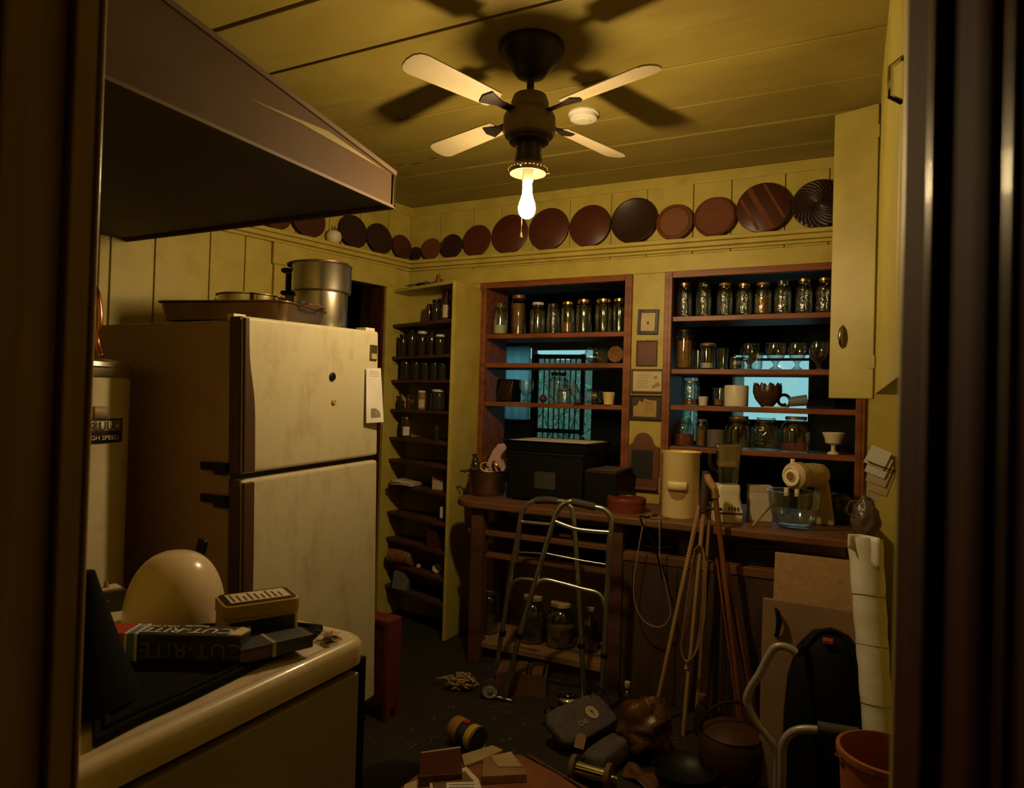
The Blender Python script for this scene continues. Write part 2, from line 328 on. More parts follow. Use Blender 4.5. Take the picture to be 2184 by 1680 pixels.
# --- right wall, front wall with the doorway the camera looks through, the dark hall behind the camera
b = MB(); b.box(XR,YF-0.1,0,XR+0.1,0.1,CEIL); struct(b.build('wall_right', YEL, None))
DX0, DX1 = 1.792, 2.649
fw = sempty('wall_front', (2.2,YF,0))
for q in ((-1.2,0,DX0-0.02,CEIL),(DX1+0.02,0,3.1,CEIL),(DX0-0.02,2.25,DX1+0.02,CEIL)):
    b = MB(); b.box(q[0],YF-0.10,q[1],q[2],YF,q[3]); b.build('wall_slab', YEL, fw)
d2 = sempty('door_2', (2.25,YF,0))
def jbox(x0,y0,x1,y1,z1=2.25,m=JAMB,name='door_jamb',bev=0.006):
    b = MB(); b.box(x0,y0,0,x1,y1,z1); return b.build(name,m,d2,bevel=bev,seg=3)
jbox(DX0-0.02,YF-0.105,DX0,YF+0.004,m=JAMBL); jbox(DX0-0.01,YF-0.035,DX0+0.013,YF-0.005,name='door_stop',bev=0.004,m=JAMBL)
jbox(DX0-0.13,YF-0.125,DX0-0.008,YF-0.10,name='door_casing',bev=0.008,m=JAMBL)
jbox(DX1,YF-0.02,DX1+0.02,YF+0.004,m=YEL,bev=0.004)
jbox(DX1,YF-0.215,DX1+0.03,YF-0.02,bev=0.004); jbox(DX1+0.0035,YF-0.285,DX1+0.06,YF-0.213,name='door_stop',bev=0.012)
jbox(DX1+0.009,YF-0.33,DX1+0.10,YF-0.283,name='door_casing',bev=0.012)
b = MB(); b.tube([(DX0+0.0125,YF-0.003,0.0),(DX0+0.0125,YF-0.003,2.25)],0.004,12); b.build('highlight_bead', mat('pale_bead_varnish',(0.40,0.26,0.15),0.3,coat=0.5), d2, smooth=True)  # thin bead added on the left jamb edge for its bright highlight
for yy_,rr_ in ((YF-0.212,0.0045),(YF-0.30,0.004)):
    b = MB(); b.tube([(DX1+(0.001 if rr_>0.0042 else 0.010),yy_,0.0),(DX1+(0.001 if rr_>0.0042 else 0.010),yy_,2.25)],rr_,12); b.build('highlight_bead', mat('glossy_bead_varnish',(0.13,0.05,0.025),0.3,coat=0.5), d2, smooth=True)  # glossy beads added on the right jamb to catch highlights
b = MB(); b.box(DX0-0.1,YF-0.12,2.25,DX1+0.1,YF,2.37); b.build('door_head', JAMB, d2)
for nm,q in (('wall_hall_left',(1.2,-4.8,0,1.3,YF-0.1,CEIL)),('wall_hall_back',(1.2,-4.9,0,3.3,-4.8,CEIL)),('wall_hall_right',(3.1,-4.8,0,3.2,YF-0.1,CEIL))):
    b = MB(); b.box(*q); struct(b.build(nm, DARKB, None))
# --- the room behind the cupboards: its far wall has a barred door and two windows
FY = 3.0
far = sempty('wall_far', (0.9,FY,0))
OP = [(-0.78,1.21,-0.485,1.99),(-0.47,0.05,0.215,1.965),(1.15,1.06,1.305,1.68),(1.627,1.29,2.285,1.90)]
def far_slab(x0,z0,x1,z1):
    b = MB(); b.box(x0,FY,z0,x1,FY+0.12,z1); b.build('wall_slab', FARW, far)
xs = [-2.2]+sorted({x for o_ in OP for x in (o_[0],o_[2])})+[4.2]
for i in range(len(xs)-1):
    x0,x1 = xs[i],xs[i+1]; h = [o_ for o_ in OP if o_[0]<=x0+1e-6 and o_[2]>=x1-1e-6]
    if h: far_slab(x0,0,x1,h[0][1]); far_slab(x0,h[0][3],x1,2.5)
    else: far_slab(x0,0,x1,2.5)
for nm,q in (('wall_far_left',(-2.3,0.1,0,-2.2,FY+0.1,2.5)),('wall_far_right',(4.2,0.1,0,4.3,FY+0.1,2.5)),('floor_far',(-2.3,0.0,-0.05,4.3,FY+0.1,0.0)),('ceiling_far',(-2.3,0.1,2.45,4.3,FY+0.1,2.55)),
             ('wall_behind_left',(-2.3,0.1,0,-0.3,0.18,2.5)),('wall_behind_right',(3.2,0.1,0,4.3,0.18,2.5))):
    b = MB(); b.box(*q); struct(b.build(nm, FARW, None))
GLASSP = bpy.data.materials.new('window_pane_glass'); GLASSP.use_nodes = True; _n = GLASSP.node_tree.nodes; _l = GLASSP.node_tree.links
_n.remove(_n['Principled BSDF']); _a = _n.new('ShaderNodeBsdfTransparent'); _g = _n.new('ShaderNodeBsdfGlossy'); _g.inputs['Roughness'].default_value = 0.03
_m = _n.new('ShaderNodeMixShader'); _m.inputs[0].default_value = 0.06; _l.new(_a.outputs[0],_m.inputs[1]); _l.new(_g.outputs[0],_m.inputs[2]); _l.new(_m.outputs[0],_n['Material Output'].inputs[0])
def winframe(n,o_,bars):
    x0,z0,x1,z1 = o_; e = sempty('window_%d'%n,((x0+x1)/2,FY,z0))
    for q in ((x0-0.03,z0-0.03,x0,z1+0.03),(x1,z0-0.03,x1+0.03,z1+0.03),(x0,z1,x1,z1+0.03),(x0,z0-0.03,x1,z0)):
        b = MB(); b.box(q[0],FY-0.03,q[1],q[2],FY+0.0,q[3]); b.build('window_frame', FARW, e)
    for zz in bars:
        b = MB(); b.box(x0,FY+0.03,zz-0.012,x1,FY+0.06,zz+0.012); b.build('glazing_bar', FARW, e)
    b = MB(); b.box(x0,FY+0.07,z0,x1,FY+0.074,z1); b.build('pane', GLASSP, e)
winframe(1,OP[3],[1.855]); winframe(2,OP[2],[]); 
e3 = sempty('window_3',(-0.63,FY,1.21))
b = MB(); b.box(-0.80,FY-0.03,1.17,-0.47,FY,1.21); b.build('window_sill', FARW, e3)
CURT = bpy.data.materials.new('pale_blue_cloth'); CURT.use_nodes = True; n_ = CURT.node_tree.nodes; n_.remove(n_['Principled BSDF'])
tr_ = n_.new('ShaderNodeBsdfTranslucent'); tr_.inputs[0].default_value = (0.75,0.92,0.98,1); CURT.node_tree.links.new(tr_.outputs[0], n_['Material Output'].inputs[0])
b = MB(); b.grid(lambda u,v: (-0.79+0.315*u, FY-0.045+0.008*math.sin(u*16), 1.20+0.80*v), 24, 2)
o = b.build('curtain', CURT, None, smooth=True, solid=0.002); tag(o,'pale blue curtain glowing in the far room beside the barred door','curtain')
# barred gate standing ajar in the far door opening
gt = thing('barred_gate','dark iron security gate with vertical bars, seen through the narrow cupboard','gate',(-0.46,FY+0.02,0.05),0.12)
def gpart(nm,x0,z0,x1,z1):
    b = MB(); b.box(x0,0,z0,x1,0.035,z1,WM(gt)); return b.build(nm, BLKIRON, gt)
gw = 0.565
gpart('stile',0,0,0.05,1.87); gpart('stile',gw-0.045,0,gw,1.87)
for z in (0.0,0.62,1.02,1.82): gpart('rail',0.05,z,gw-0.045,z+0.045)
for k in range(7):
    x = 0.05+(k+1)*(gw-0.095)/8
    b = MB(); b.tube([(x,0.018,0.0),(x,0.018,1.84)],0.008,6); b.add([],[]); bb = MB(); bb.add(b.v,b.f,WM(gt)); bb.build('bar', BLKIRON, gt, smooth=True)
bb = MB(); bb.ball((gw+0.0,-0.04,0.98),0.03); b2 = MB(); b2.add(bb.v,bb.f,WM(gt)); b2.build('knob', BRASS, gt, smooth=True)
# shrubs outside the far door
def shrub(name,label,x0,x1,y0,y1,z1,n,seed):
    rnd = random.Random(seed); b = MB()
    t = thing(name,label,'shrub',((x0+x1)/2,(y0+y1)/2,0),0,'shrubs outside the far door')
    for _ in range(n):
        p = V((rnd.uniform(x0,x1),rnd.uniform(y0,y1),z1*rnd.random()**0.7)); L = rnd.uniform(0.05,0.16); w = L*0.16
        M = T(*p)@RZ(rnd.uniform(0,6.28))@RX(rnd.uniform(-1.2,1.2))
        b.add([(0,0,0),(w,L*0.45,0.004),(0,L,-L*0.25),(-w,L*0.45,0.004)],[(0,1,2,3)],M)
    b.build('foliage', GREENL, t, kind='stuff')
    s = MB()
    for k in range(7):
        x = rnd.uniform(x0,x1); y = rnd.uniform(y0,y1); s.tube([(x,y,0),(x+rnd.uniform(-.2,.2),y,z1*0.5),(x+rnd.uniform(-.4,.4),y,z1*0.95)],[0.015,0.011,0.005],5)
    s.build('stems', mat('grey_stem',(0.20,0.19,0.15),0.8), t, smooth=True)
shrub('shrub','loose leafy shrub outside, behind the gate bars',-1.7,-0.30,4.2,5.2,1.75,1500,3)
shrub('shrub','spiky pale shrub outside, in the gap beside the open gate',0.02,0.9,4.0,5.0,1.7,1100,4)
b = MB(); b.box(-8,FY+0.2,-0.1,10,14,0.0); struct(b.build('ground', mat('garden_soil',(0.08,0.10,0.06),0.9), None))
pb = MB(); pb.box(-3.5,7.2,0,1.2,7.3,2.3)
pf = thing('plank_fence','pale plank fence out in the yard beyond the gate','fence',(-1.2,7.2,0))
for k in range(18):
    b = MB(); b.box(-3.5+0.26*k,7.2,0,-3.5+0.26*k+0.245,7.23,2.15+0.02*(k%3)); b.build('plank', mat('weathered_plank',(0.35,0.34,0.30),0.9), pf)
# daylight portals at the far openings
for i,(x0,z0,x1,z1) in enumerate(OP):
    l = bpy.data.lights.new('daylight_portal','AREA'); l.shape='RECTANGLE'; l.size=x1-x0; l.size_y=z1-z0; l.cycles.is_portal=True
    o = bpy.data.objects.new('daylight_portal',l); COL.objects.link(o); o.location=((x0+x1)/2,FY+0.13,(z0+z1)/2); o.rotation_euler=(math.radians(-90),0,0)
# ================================================================== CEILING FAN WITH ITS BARE BULB
FX, FYY = 1.589, -1.555
fan = thing('ceiling_fan','dark ceiling fan with a bare lit bulb and pull chain','ceiling fan',(FX,FYY,CEIL))
FANM = mat('dark_fan_metal',(0.03,0.022,0.016),0.4,0.6); FANB = mat('cream_fan_blade',(0.36,0.30,0.19),0.5)
FANH = mat('fan_motor_paint',(0.16,0.12,0.075),0.45)
FM = T(FX,FYY,0)
b = MB(); b.lathe([(0,CEIL),(0.115,CEIL),(0.116,CEIL-0.02),(0.105,CEIL-0.045),(0.07,CEIL-0.085),(0.05,CEIL-0.11),(0.018,CEIL-0.118),(0,CEIL-0.118)],32,FM); b.build('canopy', FANM, fan, smooth=True)
b = MB(); b.lathe([(0.013,CEIL-0.115),(0.013,2.465)],12,FM); b.build('downrod', FANM, fan, smooth=True)
b = MB(); b.lathe([(0,2.475),(0.03,2.474),(0.058,2.462),(0.066,2.44),(0.068,2.415),(0.082,2.405),(0.092,2.385),(0.093,2.335),(0.085,2.32),(0.06,2.312),(0,2.312)],32,FM); b.build('motor_housing', FANH, fan, smooth=True)
b = MB(); b.lathe([(0,2.312),(0.068,2.311),(0.070,2.298),(0.046,2.292),(0.046,2.262),(0.05,2.235),(0.05,2.216),(0,2.214)],28,FM); b.build('switch_housing', FANM, fan, smooth=True)
b = MB(); b.lathe([(0.052,2.222),(0.066,2.205),(0.064,2.188),(0.061,2.188),(0.061,2.202),(0.050,2.216)],28,FM); fit = b.build('shade_fitter', mat('aged_fitter_brass',(0.35,0.25,0.13),0.4,0.8), fan, smooth=True)
b = MB()
for k in range(30):
    a = 2*math.pi*k/30; b.ball((FX+0.0655*math.cos(a),FYY+0.0655*math.sin(a),2.204),0.0065,6,4,(1,1,0.7))
b.build('rope_rim', mat('braided_rim',(0.32,0.23,0.12),0.6), fit, smooth=True)
for k in range(3):
    a = 0.6+2*math.pi*k/3; u = V((math.cos(a),math.sin(a),0))
    b = MB(); b.tube([V((FX,FYY,2.196))+u*0.058,V((FX,FYY,2.196))+u*0.078],0.0022,6); b.build('thumb_screw', BRASS, fit, smooth=True)
b = MB(); b.lathe([(0,2.216),(0.02,2.216),(0.02,2.165),(0.017,2.158),(0,2.158)],20,FM); b.build('socket', mat('porcelain_socket',(0.75,0.66,0.5),0.4), fan, smooth=True)
BULBM = bpy.data.materials.new('lit_frosted_bulb'); BULBM.use_nodes = True; nn = BULBM.node_tree.nodes; nn.remove(nn['Principled BSDF'])
em = nn.new('ShaderNodeEmission'); em.inputs[0].default_value = (*BULB,1); em.inputs[1].default_value = BULB_STRENGTH; BULBM.node_tree.links.new(em.outputs[0], nn['Material Output'].inputs[0])
b = MB(); b.lathe([(0,2.03),(0.012,2.032),(0.022,2.039),(0.029,2.052),(0.0305,2.066),(0.028,2.082),(0.021,2.103),(0.0165,2.122),(0.0155,2.145),(0.013,2.158),(0,2.158)],24,FM)
b.build('bulb', BULBM, fan, smooth=True, ang=80)
cp = at_pl(1113,380,(FX,FYY,0),(-0.445,0.895,0)); cq = at_pl(1114,505,(FX,FYY,0),(-0.445,0.895,0))
b = MB()
z = 2.20
while z > cq[2]+0.012:
    b.ball((cq[0],cq[1]-0.01,z),0.0017,6,4); z -= 0.0042
ch = b.build('pull_chain', BRASS, fan, smooth=True)
b = MB(); b.lathe([(0,0.014),(0.003,0.013),(0.0045,0.002),(0.0062,-0.002),(0.0062,-0.006),(0,-0.008)],12,T(cq[0],cq[1]-0.01,cq[2])); b.build('chain_knob', BRASS, ch, smooth=True)
for k in range(4):                                               # the four blades, at rest
    a = math.radians(-19+90*k); M = FM@RZ(a)@T(0,0,2.395)@RX(math.radians(12))
    b = MB(); b.prism([(0.17,-0.040),(0.49,-0.052),(0.512,-0.046),(0.527,-0.028),(0.532,0),(0.527,0.028),(0.512,0.046),(0.49,0.052),(0.17,0.040),(0.155,0)],-0.003,0.003,M); bl = b.build('blade', FANB, fan, bevel=0.002)
    b = MB(); b.prism([(0.075,-0.016),(0.15,-0.014),(0.21,-0.034),(0.225,0),(0.21,0.034),(0.15,0.014),(0.075,0.016)],-0.008,-0.003,M); b.build('blade_iron', FANM, bl, bevel=0.001)
# --- smoke alarm
p = at_z(1245,240,CEIL)
t = thing('smoke_alarm','round cream smoke alarm on the boarded ceiling behind the fan','smoke alarm',tuple(p))
b = MB(); b.lathe([(0.0,0),(0.066,0),(0.066,-0.012),(0.06,-0.014),(0.058,-0.03),(0.045,-0.036),(0,-0.037)],32,T(*p)); b.build('alarm_body', WHITE, t, smooth=True)
b = MB(); b.lathe([(0.03,-0.036),(0.03,-0.040),(0.018,-0.041),(0,-0.041)],24,T(*p)); b.build('grille', CREAMW, t, smooth=True)

# ================================================================== OVERHEAD CABINET (upper left)
HX, HZ = 1.115, 2.082
hb = thing('overhead_cabinet','boxy overhead cabinet with a dark underside and a bright metal corner strip','cabinet',(0.3,-2.4,HZ))
y0, y1 = -1.69, -3.19
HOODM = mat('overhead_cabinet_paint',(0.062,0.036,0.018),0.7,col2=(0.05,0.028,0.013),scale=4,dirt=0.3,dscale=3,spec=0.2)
zt = lambda y: 2.195+(y0-y)*0.135
xl = lambda y: y*WD[0]/WD[1]+0.016
def wedge(nm,x0a,x1a,zlo,zhi,m,yy0=y0,yy1=y1,bev=0.0):
    b = MB(); b.add([(x0a(yy0),yy0,zlo(yy0)),(x1a(yy0),yy0,zlo(yy0)),(x1a(yy1),yy1,zlo(yy1)),(x0a(yy1),yy1,zlo(yy1)),
                     (x0a(yy0),yy0,zhi(yy0)),(x1a(yy0),yy0,zhi(yy0)),(x1a(yy1),yy1,zhi(yy1)),(x0a(yy1),yy1,zhi(yy1))],
                    [(0,1,2,3),(7,6,5,4),(4,5,1,0),(5,6,2,1),(6,7,3,2),(7,4,0,3)]); return b.build(nm,m,hb,bevel=bev)
wedge('bottom_panel',xl,lambda y:HX-0.02,lambda y:HZ+0.006,lambda y:HZ+0.02,mat('dark_underside',(0.05,0.035,0.022),0.6))
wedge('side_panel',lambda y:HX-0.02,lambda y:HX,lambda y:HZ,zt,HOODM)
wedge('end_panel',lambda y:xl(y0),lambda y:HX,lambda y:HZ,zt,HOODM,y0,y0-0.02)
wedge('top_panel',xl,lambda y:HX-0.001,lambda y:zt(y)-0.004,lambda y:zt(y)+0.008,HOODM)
wedge('top_bead',lambda y:HX-0.012,lambda y:HX+0.008,lambda y:zt(y)+0.002,lambda y:zt(y)+0.018,mat('brown_bead',(0.085,0.048,0.022),0.6))
b = MB(); b.box(HX-0.008,y0-0.012,HZ-0.004,HX+0.004,y0+0.004,zt(y0)); b.build('corner_strip', CHROME, hb, bevel=0.003)
b = MB(); b.box(xl(y0),y0-0.006,HZ-0.006,HX,y0+0.006,HZ+0.006); b.build('lower_bead', mat('brown_bead',(0.085,0.048,0.022),0.6), hb)
b = MB(); b.box(HX-0.008,y1,HZ-0.006,HX+0.004,y0,HZ+0.004); b.build('lower_bead', mat('brown_bead',(0.085,0.048,0.022),0.6), hb)
wp_ = [at_x(*q_,HX+0.003) for q_ in ((520,205),(640,262),(818,362),(700,280))]; b = MB(); b.prism([(p_[1],p_[2]) for p_ in reversed(wp_)],HX,HX+0.004,Matrix(((0,0,1,0),(1,0,0,0),(0,1,0,0),(0,0,0,1)))); b.build('painted_lit_wedge', mat('painted_lit_yellow',(0.17,0.13,0.045),0.6), hb)  # lit patch on the side panel, put in as a yellow piece

# ================================================================== PLATE RAILS
pr1 = thing('plate_rail','yellow plate rail along the wall above the cupboards','shelf',(1.5,-0.04,2.22))
b = MB(); b.box(0.0,-0.080,2.262,3.0,-0.0125,2.283); b.build('rail_shelf', YEL, pr1, bevel=0.003)
b = MB(); b.box(0.0,-0.060,2.238,3.0,-0.0125,2.262); b.build('rail_moulding', YEL, pr1, bevel=0.004)
b = MB(); b.box(0.0,-0.035,2.222,3.0,-0.0125,2.238); b.build('rail_moulding', YEL, pr1, bevel=0.004)
pr2 = thing('plate_rail','yellow plate rail over the dark doorway beside the refrigerator','shelf',tuple(WL@V((0.8,0.03,2.22))))
for nm,y1_,z0_,z1_ in (('rail_shelf',0.080,2.262,2.283),('rail_moulding',0.060,2.238,2.262),('rail_moulding',0.035,2.222,2.238)):
    b = MB(); b.box(0.0,0.0125,z0_,1.735,y1_,z1_,WL); b.build(nm, YEL, pr2, bevel=0.003)
PZ = 2.283
def wm_(i,c,c2): return mat('turned_wood_%d'%i,c,0.4,col2=c2,scale=5,stretch=(1,1,6),contrast=0.9)
PW = [wm_(0,(0.105,0.027,0.014),(0.07,0.018,0.010)),wm_(1,(0.18,0.058,0.022),(0.12,0.036,0.014)),wm_(2,(0.042,0.017,0.012),(0.025,0.011,0.008)),wm_(3,(0.24,0.095,0.035),(0.16,0.058,0.02)),wm_(4,(0.085,0.026,0.016),(0.055,0.016,0.011))]
def plate(label,x0px,x1px,ypx,style,m,wall,group):
    """round wooden plate standing on a rail, leaning on the wall"""
    if wall=='b':
        a = at_y(x0px,ypx,-0.045); c = at_y(x1px,ypx,-0.045); R = abs(c[0]-a[0])/2; P = V(((a[0]+c[0])/2,-0.062,PZ)); ax = V((1,0,0)); n = V((0,-1,0))
    else:
        a = at_w(x0px,ypx,0.045); c = at_w(x1px,ypx,0.045); R = (c-a).length/2; m_ = (a+c)/2; P = V((m_[0],m_[1],0))+WN*0.017; P[2] = PZ; ax = -WD; n = WN
    lean = math.radians(7); nn_ = (n*math.cos(lean)+V((0,0,1))*math.sin(lean)); up = ax.cross(nn_) if ax.cross(nn_)[2]>0 else nn_.cross(ax)
    cen = P+up*R
    M = Matrix.Translation(cen)@fr((0,0,0),ax,z=nn_)
    t = thing('wooden_plate',label,'plate',tuple(P),0,group)
    if style=='ring': body=[(0,-0.006),(R,-0.006),(R,0.004),(R*0.96,0.008),(R*0.86,0.008),(R*0.82,0.002),(0,0.002)]
    elif style=='rim': body=[(0,-0.006),(R,-0.006),(R,0.006),(R*0.94,0.012),(R*0.88,0.006),(0,0.003)]
    else: body=[(0,-0.006),(R*0.97,-0.006),(R,-0.002),(R,0.003),(R*0.97,0.006),(0,0.006)]
    b = MB(); b.lathe(body,40,M); b.build('plate_body', m, t, smooth=True)
    if style=='ring':
        b = MB(); b.lathe([(0,0.003),(R*0.78,0.003),(R*0.78,0.0055),(0,0.0055)],36,M); b.build('centre_disc', PW[3], t, smooth=True)
    if style=='stripe':
        for k,(o_,w) in enumerate(((-0.55,0.12),(-0.1,0.2),(0.45,0.1))):
            h = math.sqrt(max(0.05,1-(abs(o_)+w)**2))*R*0.97; b = MB(); b.box(o_*R-w*R/2,-h,0.0058,o_*R+w*R/2,h,0.0072,M@RZ(0.5)); b.build('inlaid_stave', PW[1], t)
    if style=='woven':
        for k in range(28):
            b = MB(); b.tube([M@V((R*q*math.cos(2*math.pi*k/28+q*1.3),R*q*math.sin(2*math.pi*k/28+q*1.3),0.007)) for q in (0.12,0.3,0.5,0.7,0.85,0.97)],[0.002,0.003,0.004,0.005,0.006,0.006],5); b.build('swirl_rib', PW[2], t, smooth=True)
GB = 'wooden plates along the rail above the cupboards'
plate('tiny dark wooden plate in the corner of the rail, smallest of all',876,901,545,'plain',PW[2],'b',GB)
plate('small reddish wooden plate next to the tiny one in the corner',902,941,535,'plain',PW[1],'b',GB)
plate('small dark wooden plate with glossy edge, third from the corner on the long rail',943,987,530,'rim',PW[2],'b',GB)
plate('medium red-brown wooden plate, fourth from the corner on the long rail',989,1048,518,'plain',PW[0],'b',GB)
plate('brown wooden plate partly behind the pull chain of the bulb',1050,1126,505,'plain',PW[0],'b',GB)
plate('brown wooden plate just behind the glowing bulb, beyond the chain',1128,1213,495,'plain',PW[0],'b',GB)
plate('plain warm brown wooden plate, first clear of the bulb glow',1215,1302,485,'plain',PW[0],'b',GB)
plate('large near-black wooden plate with a raised shiny rim',1304,1401,475,'rim',PW[2],'b',GB)
plate('small orange-brown wooden plate with a ring groove inside its rim',1400,1478,478,'ring',PW[1],'b',GB)
plate('orange-brown wooden plate with thin rim, between ring plate and striped plate',1480,1569,468,'rim',PW[1],'b',GB)
plate('large wooden plate of dark and reddish staves in stripes',1570,1687,450,'stripe',PW[4],'b',GB)
plate('large dark plate woven in a swirl, beside the wall cabinet',1688,1806,438,'woven',PW[2],'b',GB)
GL = 'wooden plates on the rail over the doorway'
plate('small brown wooden plate on the doorway rail, nearest the corner',836,876,520,'plain',PW[4],'w',GL)
plate('dark oval-looking wooden plate, second from the corner over the doorway',783,835,505,'plain',PW[2],'w',GL)
plate('tall dark wooden plate, third from the corner over the doorway',724,782,495,'plain',PW[2],'w',GL)
plate('dark wooden plate cut by the overhead cabinet edge, beside white ornament',622,692,480,'plain',PW[4],'w',GL)
plate('farthest red-brown wooden plate on the doorway rail, mostly behind the cabinet',553,620,470,'plain',PW[0],'w',GL)
a = at_w(712,500,0.05); R = 17*mpp(a); P = V((a[0],a[1],PZ))
t = thing('apple_ornament','round cream apple-shaped ornament between plates on the doorway rail','ornament',tuple(P))
b = MB(); b.lathe([(0,0),(R*0.5,0),(R*0.85,R*0.3),(R,R*0.8),(R*0.85,R*1.35),(R*0.45,R*1.62),(R*0.12,R*1.55),(0,R*1.5)],24,T(*P)); b.build('body', CREAMW, t, smooth=True)
b = MB(); b.tube([P+V((0,0,R*1.5)),P+V((0.004,0,R*1.9)),P+V((0.012,0,R*2.2))],0.003,6); b.build('stem', WOODD, t, smooth=True)
b = MB(); b.tube(arcpts(P+V((0,0,R*0.8)),R*1.15,math.radians(100),math.radians(235),10,-WD),0.004,6); b.build('handle', PW[0], t, smooth=True)

# ================================================================== BUILT-IN CUPBOARDS (open at the back)
def cupboard(label, X, shelves, cut):
    x0,x1 = X; t = thing('built_in_cupboard',label,'cupboard',((x0+x1)/2,0.1,CB)); cw = 0.042
    for a,c in ((x0,x0+cw),(x1-cw,x1)):
        b = MB(); b.box(a,-0.036,CB+0.04,c,-0.0005,CT); s = b.build('casing_stile', WOODC, t, bevel=0.003)
        b = MB(); b.box((a+c)/2-0.003,-0.040,CB+0.04,(a+c)/2+0.003,-0.034,CT-cw); b.build('casing_bead', WOODC, s)
    b = MB(); b.box(x0+cw,-0.036,CT-0.036,x1-cw,-0.0005,CT); b.build('casing_head', WOODC, t, bevel=0.003)
    for a,c in ((x0+0.002,x0+cw-0.006),(x1-cw+0.006,x1-0.002)):
        b = MB(); b.box(a,0.0,CB+0.04,c,0.275,CT-0.002); b.build('side_panel', WOODC, t)
    b = MB(); b.box(x0+cw-0.006,0.0,CT-0.03,x1-cw+0.006,0.275,CT-0.012); b.build('top_panel', WOODD, t)
    for z in shelves:
        b = MB(); b.box(x0+cw-0.005,-0.014,z-0.028,x1-cw+0.005,0.272,z); s = b.build('shelf', WOODC, t, bevel=0.003)
    return t
cupboard('narrower wooden cupboard built into the yellow wall, next to the corner shelves',LC,(1.80,1.622,1.385),0)
cupboard('wider wooden cupboard built into the yellow wall, under the woven plate',RC,(1.875,1.59,1.395,1.171),0)
# ================================================================== REFRIGERATOR
fg = thing('refrigerator','grimy cream two-door refrigerator with dark handle edges beside the doorway','refrigerator',(0.445,-1.69,0.012))
fg.rotation_euler = (math.radians(1.9),0,0); FG = WM(fg)
def fbox(nm,q,m,par=None,bev=0.0,seg=2):
    b = MB(); b.box(*q,M=FG); return b.build(nm,m,par or fg,bevel=bev,seg=seg)
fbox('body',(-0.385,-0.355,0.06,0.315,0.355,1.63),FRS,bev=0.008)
fbox('kick_plate',(-0.35,-0.345,0.0,0.30,0.345,0.075),BLACK)
fbox('gasket',(0.313,-0.345,0.09,0.331,0.345,1.62),FRT)
du = fbox('freezer_door',(0.328,-0.36,1.118,0.385,0.36,1.642),FRW,bev=0.012,seg=3)
dl = fbox('door',(0.328,-0.36,0.085,0.385,0.36,1.098),FRW,bev=0.012,seg=3)
fbox('door_edge',(0.329,-0.364,1.12,0.376,-0.3595,1.64),FRT,du); fbox('door_edge',(0.329,-0.364,0.087,0.376,-0.3595,1.096),FRT,dl)
def handle(z0,z1,par,up):
    n = 12; pts = []
    for i in range(n+1):
        t = i/n; w = 0.012+0.032*(1-(1-min(1,(1-t)/0.55)**1.5)) if up else 0.012+0.030*min(1,t/0.5)**0.8
        pts.append((t,w))
    L = [(-0.362,z0+(z1-z0)*t) for t,_ in pts]; R = [(-0.352+w,z0+(z1-z0)*t) for t,w in pts]
    if up: R = [(-0.352+(0.008+0.028/(1+math.exp((t-0.6)*14))),z0+(z1-z0)*t) for t,_ in pts]
    else: R = [(-0.352+(0.012+0.022/(1+math.exp(-(t-0.45)*12))),z0+(z1-z0)*t) for t,_ in pts]
    poly = L+list(reversed(R)); b = MB()
    b.prism([(p[0],p[1]) for p in poly],0.384,0.398,FG@Matrix(((0,0,1,0),(1,0,0,0),(0,1,0,0),(0,0,0,1)))); b.build('handle', FRT, par, bevel=0.003)
handle(1.125,1.635,du,True); handle(0.09,1.09,dl,False)
for z in (1.13,1.02):
    fbox('bracket',(0.20,-0.372,z-0.006,0.27,-0.355,z+0.02),BLKIRON); fbox('bracket',(0.27,-0.376,z-0.018,0.325,-0.36,z+0.022),BLKIRON)
fbox('top_hinge',(0.30,-0.35,1.63,0.33,-0.30,1.652),CREAMW); fbox('top_hinge',(0.32,0.29,1.632,0.37,0.35,1.655),CREAMW)
FXP = 0.834
nb = at_x(797,752,FXP)
b = MB(); b.box(FXP-0.004,nb[1]-0.022,nb[2]-0.032,FXP+0.003,nb[1]+0.022,nb[2]+0.032); npl = b.build('name_plate', mat('bronze_plate',(0.16,0.12,0.05),0.4,0.7), du, bevel=0.002)
b = MB(); b.box(FXP+0.002,nb[1]-0.017,nb[2]-0.026,FXP+0.0042,nb[1]+0.017,nb[2]-0.004); b.build('plate_inlay', mat('pale_inlay',(0.45,0.38,0.22),0.5), npl)
def magnet(label,px,py,r,m):
    p = at_x(px,py,FXP+0.003); t = thing('fridge_magnet',label,'magnet',tuple(p)); b = MB()
    b.lathe([(0,0),(r,0),(r,0.004),(r*0.8,0.006),(r*0.3,0.006),(r*0.25,0.004),(0,0.004)],18,T(FXP-0.002,p[1],p[2])@RY(math.pi/2)); b.build('magnet_body', m, t, smooth=True)
    return t,p
magnet('black round magnet on the freezer door',711,803,0.016,BLACK)
t,p = magnet('small yellow chipped magnet below the black one on the freezer door',714,857,0.011,mat('ochre_magnet',(0.55,0.32,0.08),0.5))
t = thing('paper_calendar','narrow white paper calendar strip hanging on the freezer door','calendar',tuple(at_x(798,845,FXP+0.004)))
a = at_x(781,785,FXP+0.004); c = at_x(812,785,FXP+0.004); d_ = at_x(818,900,FXP+0.03); e = at_x(781,902,FXP+0.012)
b = MB(); b.add([a,c,d_,e],[(0,3,2,1)]); b.build('sheet', PAPERW, t, solid=0.0015)
mid = lambda u,v,o=0.0035: (a*(1-u)+c*u)*(1-v)+(e*(1-u)+d_*u)*v+V((o,0,0))
